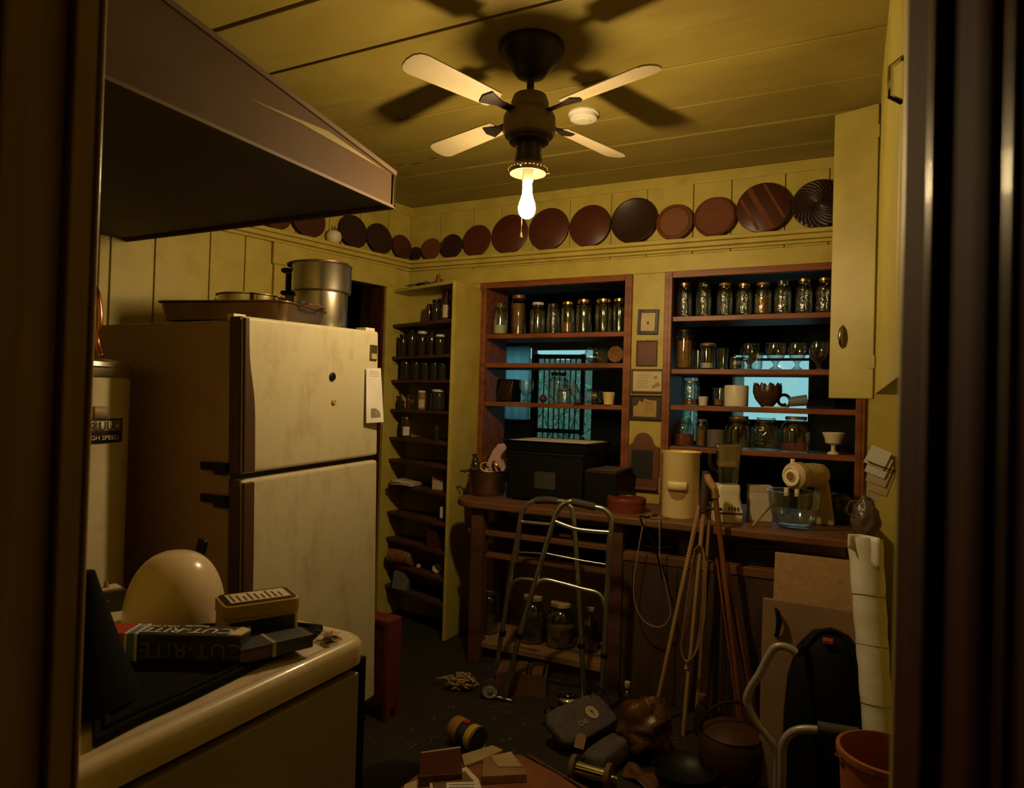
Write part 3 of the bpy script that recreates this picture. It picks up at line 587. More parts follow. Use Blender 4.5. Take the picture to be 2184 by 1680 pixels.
b = MB(); b.add([mid(0.25,0.74),mid(0.78,0.74),mid(0.80,0.90),mid(0.27,0.90)],[(0,3,2,1)]); b.build('printed_picture', mat('sepia_print',(0.10,0.07,0.05),0.8,col2=(0.40,0.34,0.28),scale=60,contrast=1), t)
for k in range(3):
    b = MB(); b.add([mid(0.2,0.06+k*0.04,0.003),mid(0.8,0.06+k*0.04,0.003),mid(0.8,0.07+k*0.04,0.003),mid(0.2,0.07+k*0.04,0.003)],[(0,3,2,1)]); b.build('printed_line', mat('faint_print',(0.55,0.52,0.50),0.8), t)
# --- things on the refrigerator
TOPF = lambda y: 1.642+0.012+math.sin(math.radians(1.9))*(y+1.69)
def panmesh(hx,hy,r,h,fl,t_=0.003):
    b = MB(); n = len(rrect(hx,hy,r)); rings = []
    for (s,z) in ((-0.012-fl,0),(-fl*0.5,0.004),(-fl*0.2,h*0.6),(0,h-0.004),(0.010,h),(0.010,h+0.004),(-0.001,h+0.003),(-fl*0.2-t_,h*0.6),(-fl*0.5-t_,0.006),(-0.012-fl,0.004)):
        rings.append([(x*(hx+s)/hx,y*(hy+s)/hy,z) for x,y in rrect(hx,hy,r)])
    vs = [p for q in rings for p in q]; fs = []
    for k in range(len(rings)-1):
        for i in range(n): j=(i+1)%n; fs.append((k*n+i,k*n+j,(k+1)*n+j,(k+1)*n+i))
    fs.append(tuple(reversed(range(n)))); fs.append(tuple((len(rings)-1)*n+i for i in range(n))); b.add(vs,fs); return b
pc = V((0.50,-1.80,TOPF(-1.80)))
t = thing('roasting_pan','brown rectangular roasting pan with loop handles on top of the refrigerator','pan',tuple(pc),math.radians(14)); MP = WM(t)
q = panmesh(0.265,0.165,0.045,0.07,0.02); b = MB(); b.add(q.v,q.f,MP); b.build('pan_body', mat('bronze_pan',(0.30,0.20,0.13),0.35,0.9,col2=(0.2,0.13,0.08),scale=6), t, smooth=True)
for s in (-1,1):
    b = MB(); b.tube([MP@V((s*0.262,-0.07,0.068)),MP@V((s*0.305,-0.062,0.075)),MP@V((s*0.318,0,0.077)),MP@V((s*0.305,0.062,0.075)),MP@V((s*0.262,0.07,0.068))],0.005,6); b.build('handle', MATS['bronze_pan'], t, smooth=True)
p = V((0.47,-1.745,TOPF(-1.745)+0.03)); R = 0.125
t = thing('steel_pan','shiny round steel pan sitting inside the roasting pan','pan',tuple(p))
b = MB(); b.lathe([(0,0),(R*0.93,0),(R,0.012),(R,0.085),(R+0.008,0.088),(R+0.008,0.091),(R-0.002,0.09),(R-0.003,0.014),(R*0.9,0.004),(0,0.004)],40,T(*p)); b.build('pan_body', CHROME, t, smooth=True)
b = MB(); b.tube([p+V((-R,-0.03,0.08)),p+V((-R-0.05,-0.025,0.086)),p+V((-R-0.055,0.02,0.086)),p+V((-R,0.03,0.08))],0.005,6); b.build('handle', CHROME, t, smooth=True)
p = at_z(683,702,1.665); p = V((p[0],p[1],TOPF(p[1]))); R = 55*mpp(p)
t = thing('stock_pot','tall aluminium stock pot with steamer tier and side handles, on the refrigerator','pot',tuple(p)); K = mpp(p)
h1 = 80*K; h2 = 135*K; PT = T(*p)
b = MB(); b.lathe([(0,0),(R*0.97,0),(R,0.01),(R,h1),(R-0.003,h1),(R-0.003,0.01),(0,0.006)],44,PT); b.build('pot_body', STEEL, t, smooth=True)
b = MB(); b.lathe([(R*1.0,h1-0.006),(R*1.10,h1),(R*1.115,h1+0.006),(R*1.12,h2),(R*1.15,h2+0.004),(R*1.12,h2+0.006),(R*1.10,h2),(R*1.09,h1+0.006),(0,h1+0.004)],44,PT); b.build('steamer_tier', STEEL, t, smooth=True)
b = MB(); b.lathe([(R*1.17,h2+0.004),(R*1.18,h2+0.010),(R*1.0,h2+0.014),(R*0.5,h2+0.020),(0,h2+0.022)],44,PT@RX(math.radians(2.5))@RY(math.radians(-2))); b.build('lid', mat('dark_lid',(0.20,0.12,0.08),0.4,0.8), t, smooth=True)
vx = V((0.895,0.445,0))
for s,zz in ((-1,h1-0.006),(-1,h2-0.02)):
    b = MB(); c = p+vx*s*R*1.08+V((0,0,zz)); b.box(-0.05,-0.02,-0.008,0.012,0.02,0.010,fr(c,vx)); b.build('side_handle', BLACK, t, bevel=0.005)
# ================================================================== WATER HEATER
HC = V((0.285,-2.40,0)); HR = 0.235
ht = thing('water_heater','white cylindrical water heater with maker label, beside the refrigerator','water heater',tuple(HC))
b = MB(); b.lathe([(0,0.1),(HR,0.1),(HR,1.435)],56,T(*HC)); b.build('tank', TANK, ht, smooth=True)
b = MB(); b.lathe([(HR+0.006,1.425),(HR+0.008,1.435),(HR+0.008,1.452),(HR,1.458),(HR-0.002,1.472),(HR-0.02,1.482),(0,1.484)],56,T(*HC)); b.build('top_cap', STEEL, ht, smooth=True)
for a_ in (0.3,2.4,4.5):
    b = MB(); b.tube([HC+V((HR*0.8*math.cos(a_),HR*0.8*math.sin(a_),0)),HC+V((HR*0.8*math.cos(a_),HR*0.8*math.sin(a_),0.11))],0.02,8); b.build('foot', BLACK, ht, smooth=True)
def cyl_hit(px,py,c,R_):
    d = ray(px,py); o_ = CAM-c; A=d[0]**2+d[1]**2; Bq=2*(o_[0]*d[0]+o_[1]*d[1]); Cq=o_[0]**2+o_[1]**2-R_*R_; dd=Bq*Bq-4*A*Cq
    return CAM+d*((-Bq-math.sqrt(max(dd,0)))/(2*A))
def curved(nm,px0,py0,px1,py1,m,par,off=0.003,n=8):
    p0,p1 = cyl_hit(px0,(py0+py1)/2,HC,HR+off),cyl_hit(px1,(py0+py1)/2,HC,HR+off); pm=(px0+px1)/2
    za,zb = cyl_hit(pm,py0,HC,HR+off)[2],cyl_hit(pm,py1,HC,HR+off)[2]; a0=math.atan2(p0[1]-HC[1],p0[0]-HC[0]); a1=math.atan2(p1[1]-HC[1],p1[0]-HC[0])
    b = MB(); b.grid(lambda u,v:(HC[0]+(HR+off)*math.cos(a0+(a1-a0)*u),HC[1]+(HR+off)*math.sin(a0+(a1-a0)*u),za+(zb-za)*v),n,1); return b.build(nm,m,par,smooth=True,solid=0.002), (a0+a1)/2,(za+zb)/2
lab,_,_ = curved('label_plate',165,893,260,945,mat('label_black',(0.03,0.03,0.035),0.4),ht)
curved('label_band',165,898,257,919,mat('label_cream',(0.66,0.58,0.42),0.5),lab,0.005)
def wrap_text(body,px,py,size,m,par,sx=1.0):
    p = cyl_hit(px,py,HC,HR+0.007); n_ = V((p[0]-HC[0],p[1]-HC[1],0)).normalized(); xdir = V((-n_[1],n_[0],0))
    lettering(body,size,m,par,fr(p,xdir,z=n_)@Matrix.Rotation(0,4,'Z'),sx=sx,ext=0.0008)
LT = mat('label_brown_print',(0.10,0.05,0.03),0.5)
wrap_text('RUUD',229,909,0.040,LT,lab,1.0); wrap_text('HIGH SPEED',217,934,0.019,mat('label_cream',(0.66,0.58,0.42),0.5),lab,1.2)
curved('badge',200,866,232,892,mat('badge_brown',(0.22,0.12,0.07),0.5,col2=(0.4,0.3,0.2),scale=40,contrast=1),ht)
ft = at_y(208,720,-2.42)
fx = thing('copper_flex_pipe','corrugated copper pipe rising from the water heater top','pipe',(ft[0],ft[1],1.484))
pts = smoothpts([V((ft[0]+0.02,ft[1],1.484)),at_y(207,725,-2.42),at_y(213,690,-2.42),at_y(212,655,-2.42),at_y(206,622,-2.42),at_y(192,600,-2.42)],12)
b = MB(); b.tube(pts,[0.0075+0.0022*(i%2) for i in range(len(pts))],10); b.build('pipe_run', COPPER, fx, smooth=True, ang=80)
# ================================================================== WASHING MACHINE
WX0,WX1,WY0,WY1,WZ = 0.99,1.675,-3.185,-2.473,0.852
wm = thing('washing_machine','white enamel washing machine with rounded top, loaded with clutter in the doorway','washing machine',((WX0+WX1)/2,(WY0+WY1)/2,0))
b = MB(); b.box(WX0+0.02,WY0+0.02,0.03,WX1-0.03,WY1-0.04,WZ-0.06); b.build('cabinet', BLACKM, wm)
b = MB(); b.box(WX1-0.03,WY0+0.012,0.05,WX1-0.0035,WY1-0.035,WZ-0.070); b.build('front_panel', ENAMS, wm, bevel=0.004)
M_ = T((WX0+WX1)/2,(WY0+WY1)/2,0); hx,hy = (WX1-WX0)/2,(WY1-WY0)/2
b = MB(); n = len(rrect(hx,hy,0.05,6)); rings = []
for (s,z) in ((-0.008,WZ-0.055),(-0.002,WZ-0.052),(0,WZ-0.014),(-0.004,WZ-0.004),(-0.012,WZ+0.002),(-0.022,WZ+0.002),(-0.034,WZ-0.005),(-0.05,WZ-0.006)):
    rings.append([(x*(hx+s)/hx,y*(hy+s)/hy,z) for x,y in rrect(hx,hy,0.05,6)])
fs = [(k*n+i,k*n+(i+1)%n,(k+1)*n+(i+1)%n,(k+1)*n+i) for k in range(len(rings)-1) for i in range(n)]+[tuple(reversed(range(n))),tuple((len(rings)-1)*n+i for i in range(n))]
b.add([p for q in rings for p in q],fs,M_); b.build('enamel_top', ENAM, wm, smooth=True)
b = MB(); b.box(WX0+0.03,WY1-0.04,0.0,WX1-0.022,WY1+0.012,0.40); b.build('end_panel', BLACKM, wm)
b = MB(); b.box(WX0+0.03,WY1-0.013,0.42,WX1-0.03,WY1+0.022,WZ-0.06); b.build('end_cover', BLACKM, wm)
for sx_ in (WX0+0.06,WX1-0.07):
    for sy_ in (WY0+0.08,WY1-0.08):
        b = MB(); b.lathe([(0.022,0),(0.022,0.012),(0.01,0.014),(0.01,0.04)],10,T(sx_,sy_,0),cap=True); b.build('foot', BLACK, wm, smooth=True)
ZT = WZ-0.005
# black tray (flat, dark) covering most of the machine's top
t = thing('black_tray','flat black baking tray lying under the boxes on the washing machine','tray',tuple(at_z(420,1450,ZT)))
po = [at_z(*q,ZT) for q in ((196,1600),(300,1545),(400,1500),(505,1448),(668,1366),(690,1346),(600,1335),(420,1345),(230,1370),(196,1420))]
b = MB(); b.prism([(p[0],p[1]) for p in po],ZT,ZT+0.016); b.build('tray_body', BLACKM, t, bevel=0.004)
pi_ = [V((sum(p[0] for p in po)/len(po),sum(p[1] for p in po)/len(po),0))*0.1+V((p[0],p[1],0))*0.9 for p in po]
b = MB(); b.tube([V((p[0],p[1],ZT+0.018)) for p in pi_],0.004,6,closed=True); b.build('tray_rim', BLACKM, t, smooth=True)
ZU = ZT+0.017
def boxthing(name,label,cat,A,Bp,w,h,z0,m,bev=0.002,part='box_body'):
    """box whose bottom front edge runs from A to Bp (pixels at height z0)"""
    a = at_z(*A,z0); c = at_z(*Bp,z0); L=(c-a).length; t = thing(name,label,cat,tuple(a)); M = fr(a,c-a)
    b = MB(); b.box(0,0,0,L,w,h,M); b.build(part,m,t,bevel=bev); return t,M,L
BOXB = mat('black_carton',(0.035,0.032,0.035),0.55); BOXR = mat('red_carton',(0.42,0.06,0.03),0.55); PRW = mat('white_print',(0.72,0.70,0.64),0.6); PRB = mat('blue_print',(0.10,0.22,0.40),0.6)
t,M,L = boxthing('wax_paper_box','black waxed-paper carton with white upside-down lettering and red end','box',(205,1408),(512,1414),0.055,0.052,ZU,BOXB)
b = MB(); b.box(-0.004,-0.001,0.0,L*0.19,0.056,0.053,M); b.build('red_end', BOXR, t)
for u,m in ((0.19,PRW),(0.215,PRB),(0.26,PRW)):
    b = MB(); b.box(L*u,-0.0012,0.0,L*(u+(0.045 if m is PRB else 0.018)),0.0562,0.0534,M); b.build('printed_stripe', m, t)
TM = lambda x,y,z: M@T(x,y,z)@RZ(math.pi)
lettering('CUT-RITE',0.036,PRW,t,M@T(L*0.60,0.022,0.0535)@RZ(math.pi),sx=1.15,shear=0.15)
lettering('WAX PAPER',0.014,PRW,t,M@T(L*0.36,0.044,0.0535)@RZ(math.pi),sx=1.0)
lettering('Reynolds',0.013,PRW,t,M@T(L*0.62,0.047,0.0535)@RZ(math.pi),sx=1.0)
lettering('CUT-RITE',0.040,mat('dim_print',(0.16,0.13,0.11),0.7),t,M@T(L*0.66,-0.0015,0.024)@RX(math.pi/2)@RZ(math.pi),sx=1.15)
b = MB(); b.prism([(L*0.90,0.0),(L*1.0,-0.002),(L*1.03,0.03),(L*0.95,0.045)],0.052,0.055,M); b.build('torn_flap', PAPER, t)
t2,M2,L2 = boxthing('foil_box','plain black carton with a pale band, lying beside the waxed-paper carton','box',(512,1418),(668,1380),0.06,0.028,ZU,BOXB)
b = MB(); b.box(L2*0.42,-0.001,0.0,L2*0.47,0.061,0.0288,M2); b.build('pale_band', mat('pale_band',(0.30,0.26,0.22),0.6), t2)
b = MB(); b.box(L2*0.0,-0.001,0.006,L2*0.36,0.0,0.022,M2); b.build('printed_panel', mat('dark_red_print',(0.10,0.035,0.03),0.6), t2)
# yellow tin
a = at_z(478,1372,ZU); c = at_z(638,1345,ZU); L=(c-a).length; M = fr(a,c-a)
t = thing('yellow_tin','yellow tin with black lid and paper label, standing behind the cartons','tin',tuple(a)); K = mpp(a)
W_ = 0.10; H_ = 0.074
b = MB(); b.prism([(L/2+x,W_/2+y) for x,y in rrect(L/2,W_/2,0.015)],0,H_-0.028,M); b.build('tin_body', mat('yellow_tin_print',(0.55,0.38,0.05),0.4,col2=(0.45,0.28,0.04),scale=5), t, bevel=0.002)
b = MB(); b.prism([(L/2+x,W_/2+y) for x,y in rrect(L/2+0.002,W_/2+0.002,0.016)],H_-0.03,H_,M); ld = b.build('lid', mat('dark_yellow_lid',(0.42,0.29,0.05),0.4), t, bevel=0.003)
b = MB(); b.prism([(L/2+x,W_/2+y) for x,y in rrect(L/2-0.004,W_/2-0.004,0.014)],H_,H_+0.0015,M); b.build('lid_top', BLACK, ld)
b = MB(); b.box(L*0.10,0.016,H_+0.001,L*0.90,W_-0.016,H_+0.0028,M); b.build('paper_label', PAPER, ld)
for k in range(9):
    b = MB(); b.box(L*(0.14+0.08*k),0.022,H_+0.0028,L*(0.165+0.08*k),W_-0.024-0.01*(k%3),H_+0.0034,M); b.build('printed_line', INK, ld)
b = MB(); b.box(L*0.06,-0.0015,0.008,L*0.93,0.002,H_-0.034,M); b.build('dark_print_panel', mat('navy_print',(0.02,0.03,0.045),0.4), t)
# white dome (upturned bowl)
p = at_z(372,1330,ZT); R = 100*mpp(p); hgt = 148*mpp(p)
t = thing('upturned_bowl','big cream enamel bowl turned upside down on the washing machine','bowl',tuple(p))
b = MB(); b.lathe([(R*1.02,0.0),(R*1.02,0.008)]+[(R*math.cos(a_)**0.8,0.008+hgt*math.sin(a_)**0.95) for a_ in [math.pi/2*i/14 for i in range(14)]]+[(0,0.008+hgt)],48,T(*p)); b.build('bowl_shell', mat('cream_enamel_bowl',(0.70,0.58,0.42),0.25,col2=(0.60,0.48,0.33),scale=3,coat=0.3), t, smooth=True)
b = MB(); b.lathe([(R*1.02,0),(R*1.05,0.003),(R*1.05,0.008),(R*1.02,0.010)],48,T(*p)); b.build('rim', MATS['cream_enamel_bowl'], t, smooth=True)
# knife leaning on the bowl
a = at_y(412,1235,-2.52); c = at_y(434,1150,-2.52)
t = thing('kitchen_knife','kitchen knife with black handle sticking up behind the upturned bowl','knife',(a[0],a[1],ZT)); d_ = (c-a).normalized(); sd = d_.cross(V((0,1,0))).normalized()
base = a-d_*((a[2]-ZT)/d_[2])
b = MB(); b.prism([(0,-0.012),(0,0.012),((a-base).length,0.013),((a-base).length,-0.008)],-0.001,0.001,fr(base,d_,z=(0,-1,0))); b.build('blade', CHROME, t)
b = MB(); b.box((a-base).length,-0.012,-0.008,(c-base).length,0.012,0.008,fr(base,d_,z=(0,-1,0))); b.build('handle', BLACK, t, bevel=0.004)
# crumpled foil, dark funnel-like cone, small odds behind the jamb
p = at_z(700,1368,ZT)
t = thing('crumpled_wrapper','crumpled shiny wrapper scrap on the corner of the washing machine','scrap',tuple(p)); rnd = random.Random(5); b = MB()
for _ in range(14):
    q = [V((rnd.uniform(-.03,.03),rnd.uniform(-.018,.018),rnd.uniform(0,.022))) for _ in range(3)]; b.add(q,[(0,1,2)],T(*p))
b.build('foil', mat('foil_scrap',(0.6,0.45,0.3),0.3,0.8), t, solid=0.0006)
p = at_z(172,1495,ZU)
t = thing('black_funnel','tall black cone standing at the door jamb end of the washing machine','funnel',tuple(p))
b = MB(); b.lathe([(0,0),(0.085,0),(0.088,0.006),(0.066,0.06),(0.022,0.19),(0.014,0.215),(0,0.217)],24,T(*p)); b.build('cone', BLACKM, t, smooth=True)
t,M,L = boxthing('dark_clutter_box','small dark box with pale paper on top, behind the upturned bowl','box',(205,1310),(268,1300),0.06,0.05,ZT,mat('dark_carton',(0.05,0.04,0.03),0.7))
b = MB(); b.box(0.01,0.005,0.05,L*0.9,0.05,0.054,M@RZ(0.1)); b.build('paper_sheet', PAPER, t)
p = at_z(255,1322,ZT); t = thing('brown_onion','small brown onion between the dark box and the upturned bowl','onion',tuple(p))
b = MB(); b.lathe([(0,0),(0.012,0.002),(0.026,0.016),(0.028,0.028),(0.018,0.046),(0.006,0.056),(0.004,0.07),(0,0.07)],16,T(*(p+V((-0.10,0.03,0))))); b.build('bulb_skin', mat('onion_skin',(0.38,0.20,0.08),0.5), t, smooth=True)
# ================================================================== RED STOOL behind the refrigerator
t = thing('red_stool','scuffed red box stool on the floor behind the refrigerator','stool',(0.73,-1.27,0))
X0,X1,Y0,Y1,H = 0.58,0.875,-1.315,-1.22,0.43
b = MB(); b.box(X0,Y0,H-0.025,X1,Y1,H); b.build('seat', RED, t, bevel=0.004)
for x0,y0_,x1,y1_ in ((X1-0.02,Y0,X1,Y1),(X0,Y0,X0+0.02,Y1)):
    b = MB(); prof=[(Y0,0),(Y0+0.025,0),(Y0+0.035,0.04),(Y1-0.035,0.04),(Y1-0.025,0),(Y1,0),(Y1,H-0.025),(Y0,H-0.025)]
    b.prism(prof,x0,x1,Matrix(((0,0,1,0),(1,0,0,0),(0,1,0,0),(0,0,0,1)))); b.build('side_board', RED, t)
for y_ in (Y0+0.004,Y1-0.024):
    b = MB(); b.box(X0+0.02,y_,0.08,X1-0.02,y_+0.02,H-0.025); b.build('apron', RED, t)
# ================================================================== JARS AND GLASSES: one builder for each kind
def shell(outer, t_=0.003):
    """closed glass shell from an outer profile (r,z) starting at the axis, bottom to mouth"""
    inn = []
    for i,(r,z) in enumerate(outer):
        inn.append((max(r-t_,0.0), z+(t_*1.5 if i<2 else 0)))
    inn = [(0.0,outer[0][1]+t_*1.6)]+[(r,max(z,outer[0][1]+t_*1.6)) for r,z in inn[1:]]
    return outer+list(reversed(inn))
def jar_prof(kind,R,H):
    if kind=='mason': return [(0,0),(R*0.86,0),(R*0.97,H*0.025),(R,H*0.06),(R,H*0.70),(R*0.96,H*0.76),(R*0.80,H*0.835),(R*0.70,H*0.86),(R*0.70,H*0.99)]
    if kind=='wide': return [(0,0),(R*0.88,0),(R,H*0.04),(R,H*0.78),(R*0.95,H*0.84),(R*0.82,H*0.875),(R*0.82,H*0.99)]
    if kind=='big': return [(0,0),(R*0.88,0),(R*0.99,H*0.04),(R,H*0.10),(R,H*0.58),(R*0.96,H*0.68),(R*0.80,H*0.80),(R*0.66,H*0.85),(R*0.66,H*0.99)]
    if kind=='tumbler': return [(0,0),(R*0.78,0),(R*0.82,H*0.04),(R*0.98,H*0.97),(R,H*0.99)]
    if kind=='goblet': return [(0,0),(R*0.58,0),(R*0.60,H*0.04),(R*0.28,H*0.12),(R*0.20,H*0.20),(R*0.30,H*0.28),(R*0.80,H*0.45),(R*0.98,H*0.66),(R,H*0.82),(R*0.93,H*0.99)]
    if kind=='bowl': return [(0,0),(R*0.45,0),(R*0.5,H*0.06),(R*0.85,H*0.42),(R*0.98,H*0.8),(R,H*0.99)]
    if kind=='bottle': return [(0,0),(R*0.9,0),(R,H*0.04),(R,H*0.55),(R*0.85,H*0.66),(R*0.36,H*0.78),(R*0.34,H*0.97),(R*0.42,H*0.99)]
    return [(0,0),(R*0.9,0),(R,H*0.04),(R,H*0.8),(R*0.8,H*0.88),(R*0.75,H*0.99)]
def vessel(name,label,cat,P,kind,R,H,g=None,lid=None,fill=None,fh=0.0,group=None,tmat=None,bail=False,n=24,tilt=None,ribs=0,lab=None):
    t = thing(name,label,cat,tuple(P),0,group); M = T(*P) if tilt is None else T(*P)@tilt
    pr = jar_prof(kind,R,H)
    b = MB()
    if ribs:
        vs=MB(); vs.lathe(shell(pr),n*2,None)
        for v in vs.v:
            a = math.atan2(v[1],v[0]); k = 1+0.035*math.cos(a*ribs) if H*0.1<v[2]<H*0.9 else 1; v[0]*=k; v[1]*=k
        b.add(vs.v,vs.f,M)
    else: b.lathe(shell(pr),n,M)
    b.build('glass_body' if (g or GLASS) in (GLASS,EMBG) else 'body', g or GLASS, t, smooth=True)
    if lid is not None:
        rl = pr[-1][0]+0.003; b = MB(); b.lathe([(rl,H*0.925),(rl,H*1.0),(rl-0.003,H*1.012),(0,H*1.012)],n,M); b.build('lid', lid, t, smooth=True)
    if fill is not None:
        pts=[(max(r-0.0045,0),max(z,0.0065)) for r,z in pr if z<=H*fh]; rr=pts[-1][0]; pts.append((rr,H*fh)); pts.append((0,H*fh+0.003)); pts[0]=(0,0.0065)
        b = MB(); b.lathe(pts,n,M); b.build('contents', fill, t, smooth=True)
    if bail:
        b = MB(); b.tube([M@V(q) for q in ((R*0.75,0,H*0.88),(R*1.02,0,H*0.92),(R*0.9,0,H*1.02),(0,0,H*1.05),(-R*0.9,0,H*1.02),(-R*1.02,0,H*0.92),(-R*0.75,0,H*0.88))],0.002,5); b.build('wire_bail', STEEL, t, smooth=True)
    if lab is not None:
        d = (CAM-V(P)); a0=math.atan2(d[1],d[0]); b=MB(); b.grid(lambda u,v:(P[0]+(R+0.001)*math.cos(a0-0.6+1.2*u),P[1]+(R+0.001)*math.sin(a0-0.6+1.2*u),P[2]+H*(0.18+0.36*v)),8,1); b.build('paper_label', lab, t, smooth=True)
    return t
def on_shelf(px,w,top,y,z):
    """centre, radius and height of a vessel standing at depth y on a shelf whose top is z"""
    p = at_y(px,top,y); R = w/2*mpp((p[0],y,p[2])); return V((p[0],y,z)), R, p[2]-z
def row(rows,z,where,group=None,cat='jar',name='canning_jar'):
    for k,r in enumerate(rows):
        px,w,top,y,kind,g,lid,fill,fh,desc = r[:10]; kw = r[10] if len(r)>10 else {}
        P,R,H = on_shelf(px,w,top,y,z+0.0008)
        vessel(kw.pop('name',name),desc+' '+where,kw.pop('cat',cat),P,kind,R,H,g,lid,fill,fh,group,**kw)
# --- narrower cupboard, upper shelf: eight jars
row([(1068,33,647,0.05,'mason',GLASS,None,SUGAR,0.30,'jar with white powder at its base, nearest the corner,'),
     (1107,33,631,0.17,'wide',GLASS,RUST,AMBER,0.80,'tall jar of tan grain standing behind its neighbours'),
     (1148,33,646,0.06,'mason',GLASS,WHITE,None,0,'empty jar with a white lid'),
     (1181,28,648,0.06,'wide',EMBG,None,None,0,'slim open jar without a lid'),
     (1212,30,645,0.06,'wide',GLASS,BRASS,AMBER,0.35,'jar with brass lid and a little amber filling'),
     (1246,34,640,0.06,'wide',GLASS,BRASS,None,0,'empty brass-lidded jar, sixth from the corner,'),
     (1288,36,639,0.06,'wide',GLASS,BRASS,None,0,'widest empty brass-lidded jar, seventh from the corner,'),
     (1322,30,638,0.08,'wide',GLASS,BRASS,None,0,'empty brass-lidded jar against the right-hand stile')],1.80,'on the narrow cupboard top shelf',group='jars on the narrow cupboard top shelf')
# --- two jars lying on their sides
def lying(label,px,py,r,z,y,lidm,L,face,fill=None):
    p = at_y(px,py,y); R = r*mpp(p); P = V((p[0],y,z+R+0.0008))
    vessel('canning_jar',label,'jar',P,'wide',R,L,GLASS,lidm,fill,0.7 if fill else 0,tilt=face)
lying('jar lying on its side with the dark mouth showing, in the narrow cupboard',1262,751,19,1.622,0.04,None,0.13,RZ(-0.35)@RX(math.radians(-90))@T(0,0,-0.02)@RX(math.pi)@T(0,0,-0.13))
lying('jar lying with its golden base facing out, in the narrow cupboard',1312,751,19,1.622,-0.005,BRASS,0.14,RX(math.radians(-90)),AMBER)
# --- narrower cupboard, third shelf
z3 = 1.3858
P,R,H = on_shelf(1086,41,809,0.10,z3)
t = thing('ribbed_lantern','dark square candle lantern with slanting pale bars','lantern',tuple(P)); s = R*0.95
b = MB(); b.box(-s,-s,0,s,s,H,T(*P)); b.build('lantern_body', BLACKM, t, bevel=0.003)
for k in range(7):
    b = MB(); x = -s*1.1+k*s*0.30; b.tube([P+V((max(-s,x),-s-0.002,H*0.06)),P+V((min(s,x+s*0.9),-s-0.002,H*0.95))],0.0018,5); b.build('slanting_bar', BRASS, t, smooth=True)
P,R,H = on_shelf(1123,32,810,0.08,z3); vessel('glass_goblet','thick glass goblet beside the dark lantern in the narrow cupboard','goblet',P,'goblet',R,H,EMBG)
P,R,H = on_shelf(1158.6,17,842,0.05,z3); t = thing('dark_ball','small dark red ball on the lower shelf of the narrow cupboard','ball',tuple(P)); b = MB(); b.ball(P+V((0,0,R)),R); b.build('ball', PW[0], t, smooth=True)
P,R,H = on_shelf(1192,44,796,0.14,z3); vessel('canning_jar','big clip-top jar with dark lid in front of the barred gate','jar',P,'mason',R,H,GLASS,BLKIRON,None,0,bail=True)
P,R,H = on_shelf(1204,33,829,0.03,z3); vessel('canning_jar','short jar with rusty lid in front of the big clip-top jar','jar',P,'wide',R,H,EMBG,RUST)
P,R,H = on_shelf(1231,24,812,0.03,z3); vessel('drinking_glass','drinking glass leaning over beside the short rusty-lidded jar','glass',P+V((0.018,0,0.022)),'tumbler',R*0.95,0.12,GLASS,tilt=RY(math.radians(-32)))
P,R,H = on_shelf(1265,34,840,0.06,z3); vessel('canning_jar','small jar lying on its side next to the yellow cup','jar',P+V((-0.035,0,R)),'wide',R*0.9,0.085,EMBG,tilt=RY(math.radians(90)))
P,R,H = on_shelf(1233,34,852,0.02,z3); t = thing('red_saucer','small red-brown saucer under the leaning glass','saucer',tuple(P)); b = MB(); b.lathe([(0,0),(R*0.5,0),(R,0.008),(R,0.0105),(R*0.5,0.004),(0,0.004)],24,T(*(P+V((0.02,-0.03,0))))); b.build('saucer', PW[0], t, smooth=True)
P,R,H = on_shelf(1299,26,836,0.0,z3); t = thing('yellow_cup','plain yellow plastic cup at the end of the narrow cupboard shelf','cup',tuple(P)); b = MB(); b.lathe([(0,0),(R*0.78,0),(R*0.80,0.004),(R,H),(R-0.002,H),(R*0.78,0.006),(0,0.006)],24,T(*P)); b.build('cup_body', mat('yellow_cup_plastic',(0.78,0.62,0.22),0.5), t, smooth=True)
# --- wider cupboard, top shelf: eight jars
row([(1461,33,605,0.05,'mason',EMBG,BRASS,None,0,'brass-lidded sparkling jar, nearest the stile,'),
     (1502,33,603,0.05,'mason',EMBG,None,None,0,'lidless sparkling jar, second from the stile,'),
     (1547,34,605,0.05,'mason',EMBG,RUST,None,0,'rusty-lidded sparkling jar, third from the stile,'),
     (1588,35,606,0.05,'mason',EMBG,BRASS,None,0,'brass-lidded sparkling jar, fourth from the stile,'),
     (1628.6,36,604,0.05,'mason',EMBG,RUST,AMBER,0.55,'jar half full of amber filling'),
     (1670,37,599,0.05,'mason',EMBG,None,None,0,'lidless ribbed jar, sixth from the stile,'),
     (1716,35,596,0.05,'mason',EMBG,BRASS,None,0,'brass-lidded sparkling jar, seventh from the stile,'),
     (1760,36,594,0.05,'mason',EMBG,BRASS,None,0,'last brass-lidded jar, half behind the open door,')],1.875,'on the wide cupboard top shelf',group='jars on the wide cupboard top shelf')
W2 = 'on the wide cupboard second shelf'
